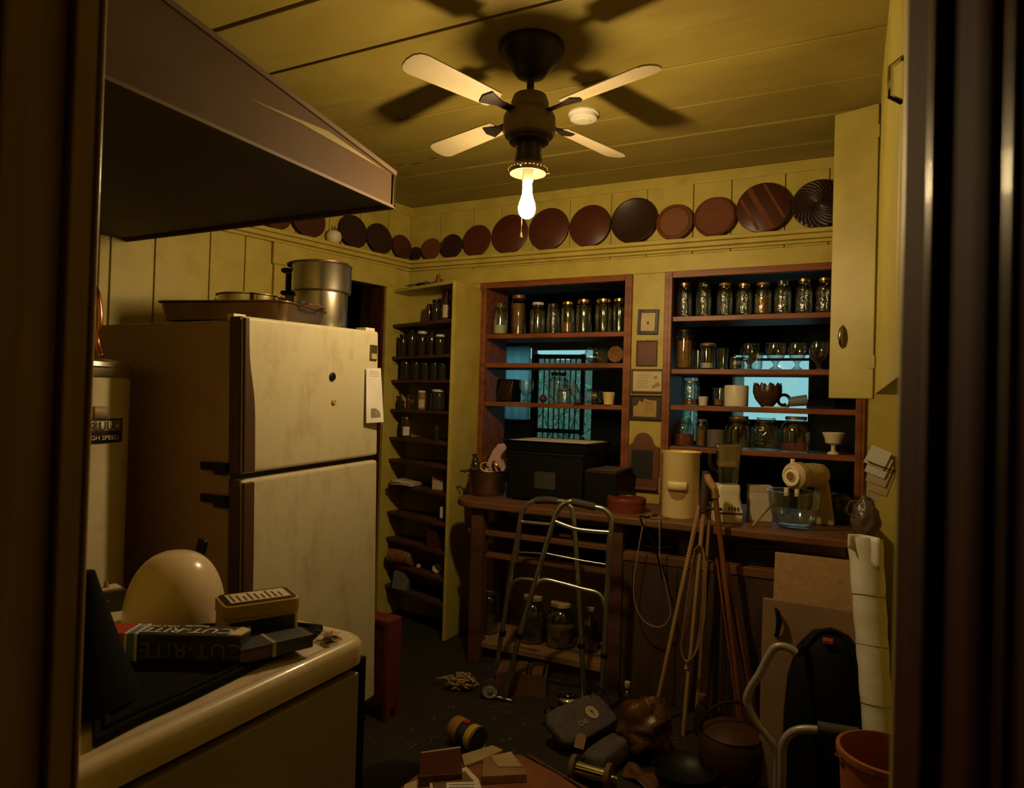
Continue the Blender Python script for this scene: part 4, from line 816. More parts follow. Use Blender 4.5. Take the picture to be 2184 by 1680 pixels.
row([(1462,37,704,0.05,'wide',GLASS,BLKIRON,AMBER,0.72,'tall jar full of amber grain'),
     (1488,13,746,0.08,'tumbler',GLASS,None,None,0,'tiny slim glass',dict(name='drinking_glass',cat='glass')),
     (1510,32,734,0.04,'wide',GLASS,RUST,SUGAR,0.25,'squat clip-top jar with orange lid',dict(bail=True)),
     (1541,25,742,0.06,'tumbler',GLASS,None,None,0,'ribbed shaker glass',dict(name='drinking_glass',cat='glass',ribs=16)),
     (1570,25,762,0.03,'wide',EMBG,BRASS,DARKC,0.4,'small lidded jelly jar'),
     (1591,13,766,0.02,'mason',GLASS,WHITE,None,0,'tiny lidded jar'),
     (1612,32,752,0.03,'tumbler',EMBG,None,None,0,'tumbler with gold pattern',dict(name='drinking_glass',cat='glass')),
     (1655,42,732,0.06,'goblet',GLASS,None,None,0,'thick dessert goblet, first of three,',dict(name='glass_goblet',cat='goblet')),
     (1701,38,732,0.06,'goblet',GLASS,None,None,0,'thick dessert goblet, middle of three,',dict(name='glass_goblet',cat='goblet')),
     (1747,41,729,0.06,'goblet',GLASS,None,None,0,'thick dessert goblet by the open door,',dict(name='glass_goblet',cat='goblet'))],1.59,W2)
P,R,H = on_shelf(1600,40,733,0.19,1.5908); vessel('glass_goblet','rounded glass sundae bowl behind the gold-patterned tumbler','goblet',P,'goblet',R,H,GLASS)
W3 = 'on the wide cupboard third shelf'
row([(1474,36,813,0.05,'wide',EMBG,STEEL,REDC,0.25,'lidded faceted jar with a red scrap'),
     (1500,21,845,0.02,'tumbler',WHITE,None,None,0,'small white ribbed cup',dict(name='ribbed_cup',cat='cup',ribs=10)),
     (1533,26,826,0.06,'tumbler',GLASS,None,AMBER,0.35,'straight glass with brown dregs',dict(name='drinking_glass',cat='glass'))],1.395,W3)
P,R,H = on_shelf(1571,49,822,0.04,1.3958); t = thing('white_canister','plain off-white round canister on the wide cupboard third shelf','canister',tuple(P))
b = MB(); b.lathe([(0,0),(R*0.97,0),(R,0.006),(R,H-0.004),(R*0.97,H),(R*0.94,H-0.002),(R*0.94,0.01),(0,0.01)],40,T(*P)); b.build('canister_body', CREAMW, t, smooth=True)
P,R,H = on_shelf(1637,58,819,0.05,1.3958); t = thing('flower_bowl','dark petal-edged bowl in front of the bright window','bowl',tuple(P))
b = MB(); nn_=48; prf=[(0,0),(0.40,0),(0.45,0.05),(0.85,0.35),(1.0,0.62),(0.98,0.80),(0.92,0.97),(0.88,0.96),(0.94,0.62),(0.8,0.37),(0.4,0.09),(0,0.08)]
q=MB(); q.lathe([(r*R,z*H) for r,z in prf],nn_)
for v in q.v:
    a_=math.atan2(v[1],v[0]); u=v[2]/H
    if u>0.3: v[2]*=1+0.10*math.cos(a_*10)*(u-0.3)*1.6; k=1+0.05*math.cos(a_*10)*(u-0.2); v[0]*=k; v[1]*=k
b.add(q.v,q.f,T(*P)); b.build('bowl_body', mat('dark_petal_glaze',(0.07,0.035,0.025),0.35), t, smooth=True)
P,R,H = on_shelf(1667,30,833,0.10,1.3958); t = thing('swirl_ornament','dark curled ornament between the petal bowl and the fallen cup','ornament',tuple(P))
b = MB(); b.tube([P+V((R*0.9*math.cos(a_)*(1-0.07*a_)+0.01,0,R*1.0+R*0.95*math.sin(a_)*(1-0.07*a_))) for a_ in [i*0.4-1.4 for i in range(18)]],R*0.22,8); b.build('curl', MATS['dark_petal_glaze'], t, smooth=True)
P,R,H = on_shelf(1697,24,846,0.03,1.3958); vessel('grey_cup','grey cup lying on its side on the wide cupboard third shelf','cup',P+V((-0.03,0,R*1.05)),'tumbler',R,0.085,mat('grey_cup',(0.20,0.22,0.23),0.35),tilt=RZ(0.2)@RY(math.radians(82)))
P,R,H = on_shelf(1750,54,852,0.05,1.3958); t = thing('ribbed_tray','low black ribbed rack at the end of the wide cupboard third shelf','rack',tuple(P))
b = MB(); b.box(-R,-0.03,0,R,0.03,0.012,T(*P)); b.build('base', BLACK, t)
for k in range(16):
    b = MB(); x=-R+0.004+k*(2*R-0.008)/15; b.box(x-0.0015,-0.03,0.012,x+0.0015,0.03,H,T(*P)); b.build('rib', BLACK, t)
a = at_y(1629,866,-0.006); c = at_y(1681,868,-0.006); t = thing('chalk_stick','pale flat stick lying at the front edge of the wide cupboard third shelf','stick',(a[0],-0.006,1.3958)); b = MB(); b.box(a[0],-0.011,1.3958,c[0],0.0,1.4005); b.build('stick', PAPER, t)
W4 = 'on the wide cupboard lowest shelf'
row([(1460,42,891,0.06,'big',GLASS,None,REDC,0.42,'round jar of red-brown beans'),
     (1497,25,894,0.08,'wide',GLASS,RUST,AMBER,0.6,'slim jar of brown spice'),
     (1576,56,888,0.05,'big',GLASS,BRASS,None,0,'big embossed jar with yellow lid, first of three,'),
     (1634,58,890,0.05,'big',EMBG,None,None,0,'big embossed jar without lid, middle of three,'),
     (1698,62,889,0.05,'big',GLASS,BRASS,REDC,0.25,'big jar with yellow lid and red scraps')],1.171,W4)
P,R,H = on_shelf(1528,38,916,0.05,1.1718); t = thing('grey_mug','dull grey mug between the spice jar and the big jars','mug',tuple(P)); b = MB(); b.lathe([(0,0),(R*0.9,0),(R,0.005),(R,H),(R-0.003,H),(R*0.9,0.008),(0,0.008)],28,T(*P)); b.build('mug_body', mat('grey_glaze',(0.16,0.13,0.12),0.4), t, smooth=True)
P,R,H = on_shelf(1778,44,922,0.04,1.1718); t = thing('footed_bowl','small cream footed bowl alone at the shelf end by the wall','bowl',tuple(P)); b = MB(); b.lathe([(0,0),(R*0.55,0),(R*0.5,H*0.08),(R*0.2,H*0.15),(R*0.2,H*0.4),(R*0.5,H*0.46),(R*0.72,H*0.52),(R*0.8,H*0.72),(R,H*0.95),(R,H),(R*0.93,H),(R*0.7,H*0.6),(0,H*0.52)],32,T(*P)); b.build('bowl_body', CREAMW, t, smooth=True)
# ================================================================== CORNER SHELVES with their clutter
cs = thing('corner_shelves','tall built-in corner shelves with yellow side board, crammed with jars','shelves',(0.25,-0.15,0))
b = MB(); b.box(0.545,-0.345,0.0,0.565,-0.019,2.07); b.build('side_board', YEL, cs, bevel=0.002)
SZ = [2.085,1.86,1.655,1.505,1.32,1.14,1.0,0.845,0.665,0.50,0.345,0.20]
A_ = -WD*0.15+WN*0.013
for k,z in enumerate(SZ):
    b = MB(); b.prism([(A_[0],A_[1]),(0.545,-0.335),(0.545,-0.016),(0.02,-0.016)],z-0.02,z); b.build('shelf', YEL if k==0 else SHELFW, cs, bevel=0.002)
    if k:
        b = MB(); b.box(0.535,-0.30,z-0.045,0.5449,-0.03,z-0.021); b.build('shelf_cleat', YEL, cs)
        b = MB(); b.box(0.02,0.0125,z-0.045,0.14,0.024,z-0.021,WL); b.build('shelf_cleat', YEL, cs)
DKG = mat('dark_jar_glass',(0.035,0.03,0.025),0.08,spec=0.6); BRG = mat('brown_bottle_glass',(0.09,0.035,0.02),0.1)
def solidjar(name,label,cat,px,w,top,z,kind,m,lid=None,y=-0.16,group=None,lab=None):
    P,R,H = on_shelf(px,w,top,y,z+0.0008); pr = jar_prof(kind,R,H); t = thing(name,label,cat,tuple(P),0,group)
    b = MB(); b.lathe(pr+[(0,H*0.99)],20,T(*P)); b.build('body', m, t, smooth=True)
    if lid: rl=pr[-1][0]+0.003; b=MB(); b.lathe([(rl,H*0.90),(rl,H),(rl-0.003,H*1.01),(0,H*1.01)],20,T(*P)); b.build('lid', lid, t, smooth=True)
    if lab:
        a0=math.atan2(CAM[1]-P[1],CAM[0]-P[0]); b=MB(); b.grid(lambda u,v:(P[0]+(R+0.001)*math.cos(a0-0.7+1.4*u),P[1]+(R+0.001)*math.sin(a0-0.7+1.4*u),P[2]+H*(0.12+0.42*v)),8,1); b.build('paper_label', lab, t, smooth=True)
    return t
solidjar('storage_jar','small brown jar on the top brown corner shelf','jar',916,13,648,1.86,'wide',BRG,None,-0.15)
solidjar('storage_jar','dark lidded jar in front of the small brown jar, top corner shelf','jar',931,18,640,1.86,'wide',DKG,BLACK,-0.19)
solidjar('glass_jug','tall-necked brown jug with a pale label, top corner shelf','jug',953,22,622,1.86,'bottle',BRG,BLACK,-0.2,lab=PAPER)
for k,(px,w,top,l,y) in enumerate(((860,16,714,BLACK,-0.15),(879,20,704,BLACK,-0.11),(901,21,707,WHITE,-0.13),(921,17,709,BLACK,-0.17),(939,21,714,WHITE,-0.21))):
    solidjar('storage_jar','dark jar with %s lid, %s from the wall on the second brown corner shelf'%('white' if l is WHITE else 'black',ORD[k]),'jar',px,w,top,1.655,'wide',DKG,l,y,'dark jars on the corner shelves')
for k,px in enumerate((866,888,908,928,945)):
    solidjar('storage_jar','squat near-black jar, %s from the wall on the third brown corner shelf'%ORD[k],'jar',px,19,763+k,1.505,'wide',DKG,BLACK,-0.14-0.018*k,'dark jars on the corner shelves')
solidjar('spice_bottle','slim dark bottle nearest the wall on the fourth brown corner shelf','bottle',854,10,836,1.32,'bottle',DKG,BLACK,-0.14)
solidjar('spice_bottle','slim brown bottle, second from the wall on the fourth brown corner shelf','bottle',872,11,837,1.32,'bottle',BRG,BLACK,-0.15)
solidjar('storage_jar','small tan jar with white lid, middle of the fourth brown corner shelf','jar',900,18,833,1.32,'wide',mat('tan_jar',(0.30,0.18,0.09),0.3),WHITE,-0.17,lab=PAPER)
solidjar('storage_jar','wide dark jar with white lid, fourth brown corner shelf','jar',937,36,831,1.32,'wide',DKG,WHITE,-0.20)
solidjar('storage_jar','jar with a big pale label, fifth brown corner shelf','jar',867,21,889,1.14,'wide',BRG,STEEL,-0.15,lab=PAPERW)
solidjar('salt_shaker','small shaker with orange cap, fifth brown corner shelf','shaker',932,13,895,1.14,'bottle',DKG,RUST,-0.2)
P,R,H = on_shelf(872,76,1014,-0.16,0.8458); t = thing('newspaper_stack','folded newspapers drooping over a low corner shelf','newspaper',tuple(P))
for k in range(3):
    b = MB(); b.grid(lambda u,v,k=k: P+V(((u-0.5)*2*R*0.72,(v-0.5)*0.16-0.01+0.0*k,0.006+0.011*k+0.006*math.sin(u*3+k))),8,3); b.build('folded_sheet', PAPER, t, smooth=True, solid=0.006)
P,R,H = on_shelf(940,28,1010,-0.2,0.8458); t = thing('orange_carton','small orange and white carton beside the drooping newspapers','carton',tuple(P)); b = MB(); b.box(-R,-0.03,0,R,0.03,H*0.6,T(*P)); b.build('carton_body', PAPER, t); b = MB(); b.box(-R,-0.031,H*0.6,R,0.031,H,T(*P)); b.build('orange_top', mat('orange_card',(0.42,0.15,0.03),0.6), t)
solidjar('spice_bottle','little bottle with white label against the side board, low corner shelf','bottle',944,13,1054,0.665,'bottle',DKG,WHITE,-0.24,lab=PAPERW)
P,R,H = on_shelf(932,28,1124,-0.22,0.5008); t = thing('small_book','small red-brown book on a pile against the side board','book',tuple(P))
b = MB(); b.box(-R,-0.05,0,R,0.05,H*0.45,T(*P)); b.build('cover', PW[0], t)
t = thing('small_book','small dark book topmost on the pile against the side board','book',(P[0],P[1],P[2]+H*0.5)); b = MB(); b.box(-R*0.95,-0.05,H*0.46,R*0.95,0.05,H*0.95,T(*P)); b.build('cover', PW[4], t)
P,R,H = on_shelf(856,58,1172,-0.17,0.3458); t = thing('rolled_package','red-brown rolled package on a low corner shelf','package',tuple(P)); b = MB(); b.lathe([(0,-R),(H*0.45,-R),(H*0.5,-R*0.95),(H*0.5,R*0.95),(H*0.45,R),(0,R)],16,T(P[0],P[1],P[2]+H*0.5)@RY(math.pi/2)); b.build('package_body', mat('sausage_red',(0.22,0.06,0.03),0.5,col2=(0.3,0.16,0.08),scale=30), t, smooth=True)
P,R,H = on_shelf(933,20,1183,-0.22,0.3458); t = thing('round_clock','small round pale clock face leaning on a low corner shelf','clock',tuple(P)); M=T(P[0],P[1],P[2]+R)@RZ(0.45)@RX(math.radians(85)); b = MB(); b.lathe([(0,0),(R,0),(R,0.012),(R*0.9,0.015),(0,0.014)],24,M); b.build('clock_face', CREAMW, t, smooth=True); b = MB(); b.box(-0.002,0,0.015,0.002,R*0.6,0.017,M); b.box(-0.002,-0.002,0.015,R*0.5,0.002,0.017,M); b.build('clock_hands', BLACK, t)
P,R,H = on_shelf(893,11,1186,-0.2,0.3458); t = thing('small_ball','tiny tan ball beside the rolled package','ball',tuple(P)); b = MB(); b.ball(P+V((0,0,R)),R,10,6); b.build('ball', PAPER, t, smooth=True)
P,R,H = on_shelf(860,42,1217,-0.17,0.2008); t = thing('grey_carton','grey-green slanted carton on the lowest corner shelf in view','carton',tuple(P)); b = MB(); b.prism([(-R,0),(R*0.7,0),(R*1.0,H*0.5),(R*0.6,H),(-R*0.8,H)],-0.03,0.03,T(*P)@RX(math.pi/2)); b.build('carton_body', mat('grey_green_card',(0.22,0.22,0.17),0.7), t)
# scrap of blue cloth and a dripped stain patch above the top corner shelf
P = at_y(905,603,-0.2); t = thing('blue_cloth','ragged blue-grey cloth strip on the yellow corner shelf top','cloth',(P[0],P[1],2.0855)); b = MB(); rnd=random.Random(9)
b.grid(lambda u,v:(P[0]-0.14+0.28*u,-0.15-0.10*u*0.5-0.06*v,2.09+0.012*math.sin(u*17)*math.sin(v*5+u*9)+0.008),20,3); b.build('cloth_strip', mat('blue_grey_cloth',(0.14,0.19,0.18),0.9), t, smooth=True, solid=0.003)
a = at_y(937,580,-0.016); t = thing('rusty_bracket','rusty stain-brown pipe clip on the wall above the corner shelves','bracket',(a[0],-0.016,2.14)); b = MB(); b.tube([(a[0],-0.02,2.09),(a[0],-0.022,2.19)],0.012,8); b.build('pipe', RUST, t, smooth=True); b = MB(); b.box(a[0]-0.025,-0.024,2.13,a[0]+0.03,-0.013,2.16); b.build('clip', RUST, t)
# ================================================================== COUNTER along the back wall
CZ, CY, CX0, CX1 = 0.857, -0.59, 0.70, 2.74
ct = thing('kitchen_counter','long worn wooden counter with rounded end and open shelves below the cupboards','counter',(1.7,-0.3,0))
out = [(CX1,-0.037),(CX0+0.02,-0.037)]+[(CX0+0.16+0.16*math.cos(a_)*1.0-0.0,-0.43+0.16*math.sin(a_)) for a_ in [math.pi+math.pi/2*i/8 for i in range(9)]]+[(CX1,CY)]
b = MB(); b.prism([(x,y) for x,y in reversed(out)],CZ-0.035,CZ); b.build('countertop', COUNT, ct, bevel=0.006)
for x0,x1 in (LC,RC):
    b = MB(); b.box(x0+0.037,-0.0005,CB+0.002,x1-0.037,0.275,CZ-0.002); b.build('cupboard_floor', COUNT, ct)
def cbx(nm,q,m=COUNT,bev=0.003):
    b = MB(); b.box(*q); return b.build(nm,m,ct,bevel=bev)
cbx('leg',(0.835,-0.555,0,0.905,-0.49,CZ-0.035),WOODD); cbx('leg',(0.745,-0.12,0,0.80,-0.05,CZ-0.035),WOODD)
cbx('leg',(1.60,-0.55,0,1.665,-0.49,CZ-0.035),WOODD); cbx('leg',(2.62,-0.55,0,2.68,-0.49,CZ-0.035),WOODD)
cbx('shelf',(0.80,-0.53,0.675,1.60,-0.05,0.70)); cbx('shelf',(1.62,-0.54,0.645,2.62,-0.05,0.685))
cbx('shelf',(0.80,-0.51,0.555,1.60,-0.05,0.575)); cbx('shelf',(0.82,-0.53,0.085,1.60,-0.05,0.115),mat('worn_low_shelf',(0.34,0.20,0.09),0.7,col2=(0.16,0.08,0.035),scale=7,contrast=1,bump=0.1))
cbx('base_panel',(1.665,-0.535,0.0,2.62,-0.515,0.645),DARKB); cbx('end_panel',(1.60,-0.49,0.0,1.62,-0.05,CZ-0.035),DARKB)
for k in range(5): cbx('panel_batten',(1.70+0.21*k,-0.542,0.02,1.715+0.21*k,-0.535,0.63),DARKB)
cbx('plinth_board',(0.905,-0.50,0.0,1.60,-0.48,0.085),DARKB)
CT0 = CZ+0.0008
# --- plates, bowls and jars under the counter
def stack(label,px,w,ybase,z,n,y=-0.40,m=None):
    P,R,_ = on_shelf(px,w,ybase,y,z+0.0008)
    for k in range(n):
        rk = R*(1-0.03*(k%3)); zz = P[2]+k*0.0105
        t = thing('dinner_plate','%s, %s from the bottom'%(label,ORD[k]),'plate',(P[0],P[1],zz)); b = MB(); b.lathe([(0,0),(rk*0.55,0),(rk*0.6,0.002),(rk,0.0075),(rk,0.0095),(rk*0.6,0.0045),(0,0.0035)],32,T(P[0],P[1],zz)); b.build('plate_body', m or mat('stacked_china',(0.55,0.50,0.44),0.25), t, smooth=True); t['group']='plates stacked under the counter'
stack('pale plate in the stack behind the tripod, under the counter',1492,90,1180,0.685,6)
stack('dark-edged plate in the stack near the leaning board, under the counter',1612,84,1180,0.685,8,-0.40,mat('dim_china',(0.22,0.19,0.17),0.25))
P,R,H = on_shelf(1200,52,1180,-0.36,0.5758); t = thing('floral_bowl','white bowl with dark leaf pattern on the middle shelf under the counter','bowl',tuple(P)); b = MB(); b.lathe([(0,0),(R*0.5,0),(R*0.85,H*0.35),(R,H*0.9),(R,H),(R*0.95,H),(R*0.8,H*0.4),(0,H*0.15)],28,T(*P)); b.build('bowl_body', mat('leaf_pattern_china',(0.62,0.54,0.40),0.3,col2=(0.05,0.04,0.03),scale=26,contrast=0.35), t, smooth=True)
b = MB(); b.lathe([(R,H),(R*1.03,H),(R*0.9,H*1.1),(0,H*1.15)],28,T(*P)); b.build('lid', CREAMW, t, smooth=True)
P,R,H = on_shelf(1210,26,1118,-0.42,0.7008); t = thing('paper_pad','small pale paper pad on the upper shelf under the counter','pad',tuple(P)); b = MB(); b.box(-R,-0.03,0,R,0.03,0.012,T(*P)); b.build('pad_body', PAPER, t)
P,R,H = on_shelf(1400,90,1150,-0.36,0.6858); t = thing('dark_platter','dim oval platter under the counter behind the hanging cord','platter',tuple(P)); b = MB(); b.lathe([(0,0),(R*0.6,0),(R,0.02),(R,0.024),(R*0.6,0.006),(0,0.006)],32,T(*P)); b.build('platter_body', MATS['dim_china'], t, smooth=True)
GJ = 'jars on the low shelf behind the walker'
for px,w,top,y,kind,lid,fill,fh,lab in ((1043,46,1256,-0.38,'wide',STEEL,DARKC,0.35,'big glass jar with dark dregs by the counter leg'),
    (1137,58,1270,-0.38,'big',mat('cream_lid',(0.60,0.48,0.28),0.5),DARKC,0.62,'big jar of dark beans with cream lid, behind the walker'),
    (1197,64,1284,-0.36,'big',MATS['cream_lid'],mat('golden_nuts',(0.40,0.20,0.06),0.5,col2=(0.12,0.05,0.02),scale=55,contrast=1,bump=1.0,bscale=55),0.45,'big jar of golden nuts with cream lid, behind the walker'),
    (1260,34,1294,-0.36,'bottle',MATS['cream_lid'],DARKC,0.4,'narrow jar with tall cream cap, behind the walker')):
    P,R,H = on_shelf(px,w,top,y,0.1158); vessel('storage_jar',lab,'jar',P,kind,R,H,GLASS,lid,fill,fh,GJ)
# ================================================================== ON THE COUNTER
# pot of odds with an oven mitt
P,R,_ = on_shelf(1040,80,1010,-0.30,CT0); H = 0.135
t = thing('brass_pot','wide brass-coloured pot filled with cutlery and lids at the counter end','pot',tuple(P)); b = MB(); b.lathe([(0,0),(R*0.85,0),(R*0.92,0.01),(R,H),(R*1.06,H+0.003),(R*1.05,H+0.006),(R*0.97,H),(R*0.9,0.012),(0,0.01)],36,T(*P)); b.build('pot_body', mat('tarnished_brass',(0.30,0.18,0.08),0.4,0.9,col2=(0.2,0.11,0.05),scale=8), t, smooth=True)
for s in (-1,1):
    b = MB(); c=P+vx*s*R*1.02+V((0,0,H-0.01)); b.tube([c+V((0,-0.03,0)),c+vx*s*0.035+V((0,-0.02,0.004)),c+vx*s*0.035+V((0,0.02,0.004)),c+V((0,0.03,0))],0.005,6); b.build('pot_handle', MATS['tarnished_brass'], t, smooth=True)
for k,(dx,dy,r,tz) in enumerate(((-0.05,-0.03,0.035,0.4),(0.01,-0.05,0.03,0.9),(0.06,-0.01,0.034,-0.5),(-0.02,0.04,0.036,1.1))):
    c = P+V((dx,dy,H+0.012+0.01*k)); q = thing('jar_ring','brass jar lid ring in the pot, %s'%('tipped towards the mitt','at the pot front','leaning on the pot rim','deep at the back')[k],'lid',tuple(c)); b = MB(); b.lathe([(r,-0.006),(r+0.002,0.0),(r,0.008),(r-0.006,0.008),(r-0.003,0.004),(r-0.002,-0.006)],20,T(*c)@RX(tz)@RY(0.4*k)); b.build('ring', BRASS, q, smooth=True)
c = P+V((-0.075,0.0,H)); q = thing('dark_bottle','dark bottle standing in the pot of odds','bottle',tuple(c)); b = MB(); b.lathe([(0,-0.1),(0.03,-0.1),(0.032,0.02),(0.02,0.05),(0.012,0.07),(0.014,0.09),(0,0.09)],16,T(*c)@RY(-0.15)); b.build('body', DKG, q, smooth=True)
c = P+V((0.03,0.02,H)); q = thing('oven_mitt','faded pink quilted oven mitt stuck upright in the brass pot','oven mitt',tuple(c)); d_=(CAM-c); d_[2]=0; F_=fr(c,d_.cross(V((0,0,1))).normalized()*-1,z=None)
ax_=V((0.895,0.445,0)); F_=fr(c,ax_,z=V((0,0,1))); Mv=F_@RX(math.pi/2)@RZ(-0.25)
b = MB(); b.prism([(-0.055,-0.03),(0.035,-0.035),(0.062,0.02),(0.10,0.045),(0.115,0.08),(0.095,0.105),(0.06,0.10),(0.045,0.085),(0.04,0.14),(0.015,0.165),(-0.02,0.15),(-0.04,0.10),(-0.05,0.03)],-0.012,0.012,Mv); mt=b.build('mitt_body', PINKC, q, bevel=0.009, seg=3)
b = MB(); b.tube([Mv@V(p_) for p_ in ((-0.057,-0.03,0.013),(-0.01,-0.036,0.015),(0.037,-0.035,0.013))],0.006,6); b.build('cuff_binding', mat('mauve_binding',(0.36,0.22,0.26),0.9), q, smooth=True)
# black roaster with tray on top
ax0,ax1 = at_y(1085,1070,-0.36)[0],at_y(1246,1070,-0.36)[0]
t = thing('roaster_oven','big black countertop roaster oven in front of the narrow cupboard','oven',((ax0+ax1)/2,-0.25,CT0))
b = MB(); b.box(ax0,-0.40,CT0+0.012,ax1,-0.06,1.115); b.build('oven_body', BLACK, t, bevel=0.012)
b = MB(); b.box(ax0+0.17,-0.403,0.93,ax0+0.29,-0.399,1.02); b.build('control_panel', mat('dark_grey_panel',(0.05,0.045,0.04),0.5), t)
for x in (ax0+0.04,ax1-0.04):
    for y in (-0.36,-0.10):
        b = MB(); b.box(x-0.015,y-0.015,CT0,x+0.015,y+0.015,CT0+0.013); b.build('foot', BLACK, t)
b = MB(); b.box(ax0-0.006,-0.404,1.105,ax1+0.006,-0.056,1.122); b.build('oven_rim', BLACK, t, bevel=0.004)
q = panmesh((ax1-ax0)/2+0.03,0.19,0.03,0.055,0.02); t2 = thing('roasting_tray','black roasting tray with a white lining laid on the roaster oven','tray',((ax0+ax1)/2+0.01,-0.225,1.1225)); b = MB(); b.add(q.v,q.f,WM(t2)); b.build('tray_body', BLACK, t2, smooth=True)
b = MB(); b.box(-(ax1-ax0)/2+0.0,-0.17,0.052,(ax1-ax0)/2-0.0,0.17,0.0575,WM(t2)); b.build('white_lining', mat('lining_paper',(0.72,0.66,0.52),0.6), t2)
bx0,bx1 = at_y(1252,1060,-0.32)[0],at_y(1322,1060,-0.32)[0]
t = thing('black_toaster','smaller black box toaster with brown dusty top, between roaster and wall','toaster',((bx0+bx1)/2,-0.24,CT0)); b = MB(); b.box(bx0,-0.38,CT0+0.008,bx1,-0.08,1.045); b.build('toaster_body', BLACK, t, bevel=0.01)
b = MB(); b.box(bx0+0.012,-0.37,1.044,bx1-0.012,-0.09,1.048); b.build('dusty_top', mat('dusty_brown',(0.12,0.065,0.035),0.6), t)
b = MB(); b.lathe([(0,0),(0.008,0),(0.008,0.012),(0,0.013)],12,T(bx1-0.03,-0.3805,0.92)@RX(math.pi/2)); b.build('knob', BRASS, t, smooth=True)
for x in (bx0+0.03,bx1-0.03):
    b = MB(); b.box(x-0.012,-0.35,CT0,x+0.012,-0.11,CT0+0.01); b.build('foot', BLACK, t)
# red tin
P,R,_ = on_shelf(1336,81,1060,-0.40,CT0); H = at_y(1336,1058,-0.40)[2]-CT0-0.005
t = thing('red_cake_tin','round dark red cake tin on the counter below the slate','tin',tuple(P)); b = MB(); b.lathe([(0,0),(R,0),(R,H*0.72),(R*1.0,H*0.72)],40,T(*P)); b.build('tin_body', REDTIN, t, smooth=True)
b = MB(); b.lathe([(R*1.015,H*0.70),(R*1.02,H*0.96),(R*1.0,H),(R*0.94,H*1.0),(R*0.93,H*0.97),(0,H*0.97)],40,T(*P)); b.build('lid', REDTIN, t, smooth=True)
# cream canister with a shield-shaped pocket
P,R,_ = on_shelf(1451,77,1060,-0.40,CT0); H = at_y(1451,962,-0.40)[2]-CT0
t = thing('cream_canister','tall cream plastic canister with flared rim and shield-shaped pocket','canister',tuple(P))
b = MB(); b.lathe([(0,0),(R*0.97,0),(R,0.008),(R,H*0.95),(R*1.09,H*0.985),(R*1.10,H),(R*1.05,H),(R*0.96,H*0.955),(R*0.95,0.012),(0,0.012)],48,T(*P)); b.build('canister_body', CREAM, t, smooth=True)
b = MB(); b.lathe([(R*1.002,H*0.42),(R*1.006,H*0.424),(R*1.002,H*0.428)],48,T(*P)); b.build('seam', mat('cream_dark_seam',(0.45,0.34,0.15),0.6), t, smooth=True)  # thin ring in a darker cream round the body
a0 = math.atan2(CAM[1]-P[1],CAM[0]-P[0])-0.18
def shield(off,z0,z1,sh):
    def fn(u,v):
        w = 0.50*(1.0 if (not sh or v>0.55) else math.sqrt(max(0.0,1-((0.55-v)/0.55)**2))); a_ = a0+(u-0.5)*2*w
        return (P[0]+(R+off)*math.cos(a_),P[1]+(R+off)*math.sin(a_),P[2]+H*(z0+(z1-z0)*v))
    return fn
b = MB(); b.grid(shield(0.002,0.28,0.56,True),14,12); b.build('pocket_hollow', mat('pocket_brown',(0.36,0.21,0.08),0.6), t, smooth=True)
b = MB(); b.grid(shield(0.006,0.42,0.56,False),14,2); b.build('pocket_flap', CREAM, t, smooth=True, solid=0.004)
# blender
P,R,_ = on_shelf(1551,56,1060,-0.38,CT0); K = mpp(P); Z = lambda py: at_y(1555,py,-0.38)[2]-CT0
t = thing('blender','cream blender with square glass jug, push buttons and open lid side','blender',tuple(P),0.35); M = WM(t); s = R*0.98
b = MB(); n=len(rrect(s,s,0.02)); rings=[]
for f_,z in ((1.05,0),(1.06,0.015),(1.02,Z(1080)),(0.84,Z(1055)),(0.86,Z(1050)),(0.86,Z(1036)),(0.80,Z(1032))): rings.append([(x*f_,y*f_,z) for x,y in rrect(s,s,0.02)])
fs=[(k*n+i,k*n+(i+1)%n,(k+1)*n+(i+1)%n,(k+1)*n+i) for k in range(len(rings)-1) for i in range(n)]+[tuple(reversed(range(n))),tuple((len(rings)-1)*n+i for i in range(n))]
b.add([p_ for q_ in rings for p_ in q_],fs,M); b.build('motor_base', CREAMW, t, smooth=True)
b = MB(); b.box(-s*0.75,-s*1.065,0.02,s*0.95,-s*1.0,Z(1082),M); pn=b.build('button_panel', mat('white_panel',(0.78,0.72,0.58),0.4), t)
for k in range(4):
    b = MB(); b.box(-s*0.1+k*s*0.22,-s*1.12,0.055,-s*0.02+k*s*0.22,-s*1.06,0.072,M); b.build('push_button', BLACK, pn)
b = MB(); b.box(-s*0.75,-s*1.075,0.036,s*0.95,-s*1.06,0.046,M); b.build('dark_band', mat('dark_band',(0.08,0.05,0.03),0.5), pn)
zb,zt_ = Z(1034),Z(945); b = MB(); rings=[]
for f_,z in ((0.66,zb),(0.68,zb+0.004),(0.80,zb+(zt_-zb)*0.4),(0.92,zt_),(0.88,zt_),(0.76,zb+(zt_-zb)*0.4),(0.64,zb+0.008)): rings.append([(x*f_,y*f_,z) for x,y in rrect(s,s,0.03)])
n=len(rings[0]); fs=[(k*n+i,k*n+(i+1)%n,(k+1)*n+(i+1)%n,(k+1)*n+i) for k in range(len(rings)-1) for i in range(n)]+[tuple(reversed(range(n))),tuple((len(rings)-1)*n+i for i in range(n))]
b.add([p_ for q_ in rings for p_ in q_],fs,M); jg=b.build('glass_jug', GLASS, t, smooth=True)
b = MB(); b.tube([M@V(p_) for p_ in ((-s*0.85,0,zt_-0.012),(-s*1.35,0,zt_-0.016),(-s*1.42,0,zb+(zt_-zb)*0.55),(-s*1.2,0,zb+(zt_-zb)*0.38),(-s*0.78,0,zb+(zt_-zb)*0.30))],0.008,8); b.build('jug_handle', GLASS, jg, smooth=True)
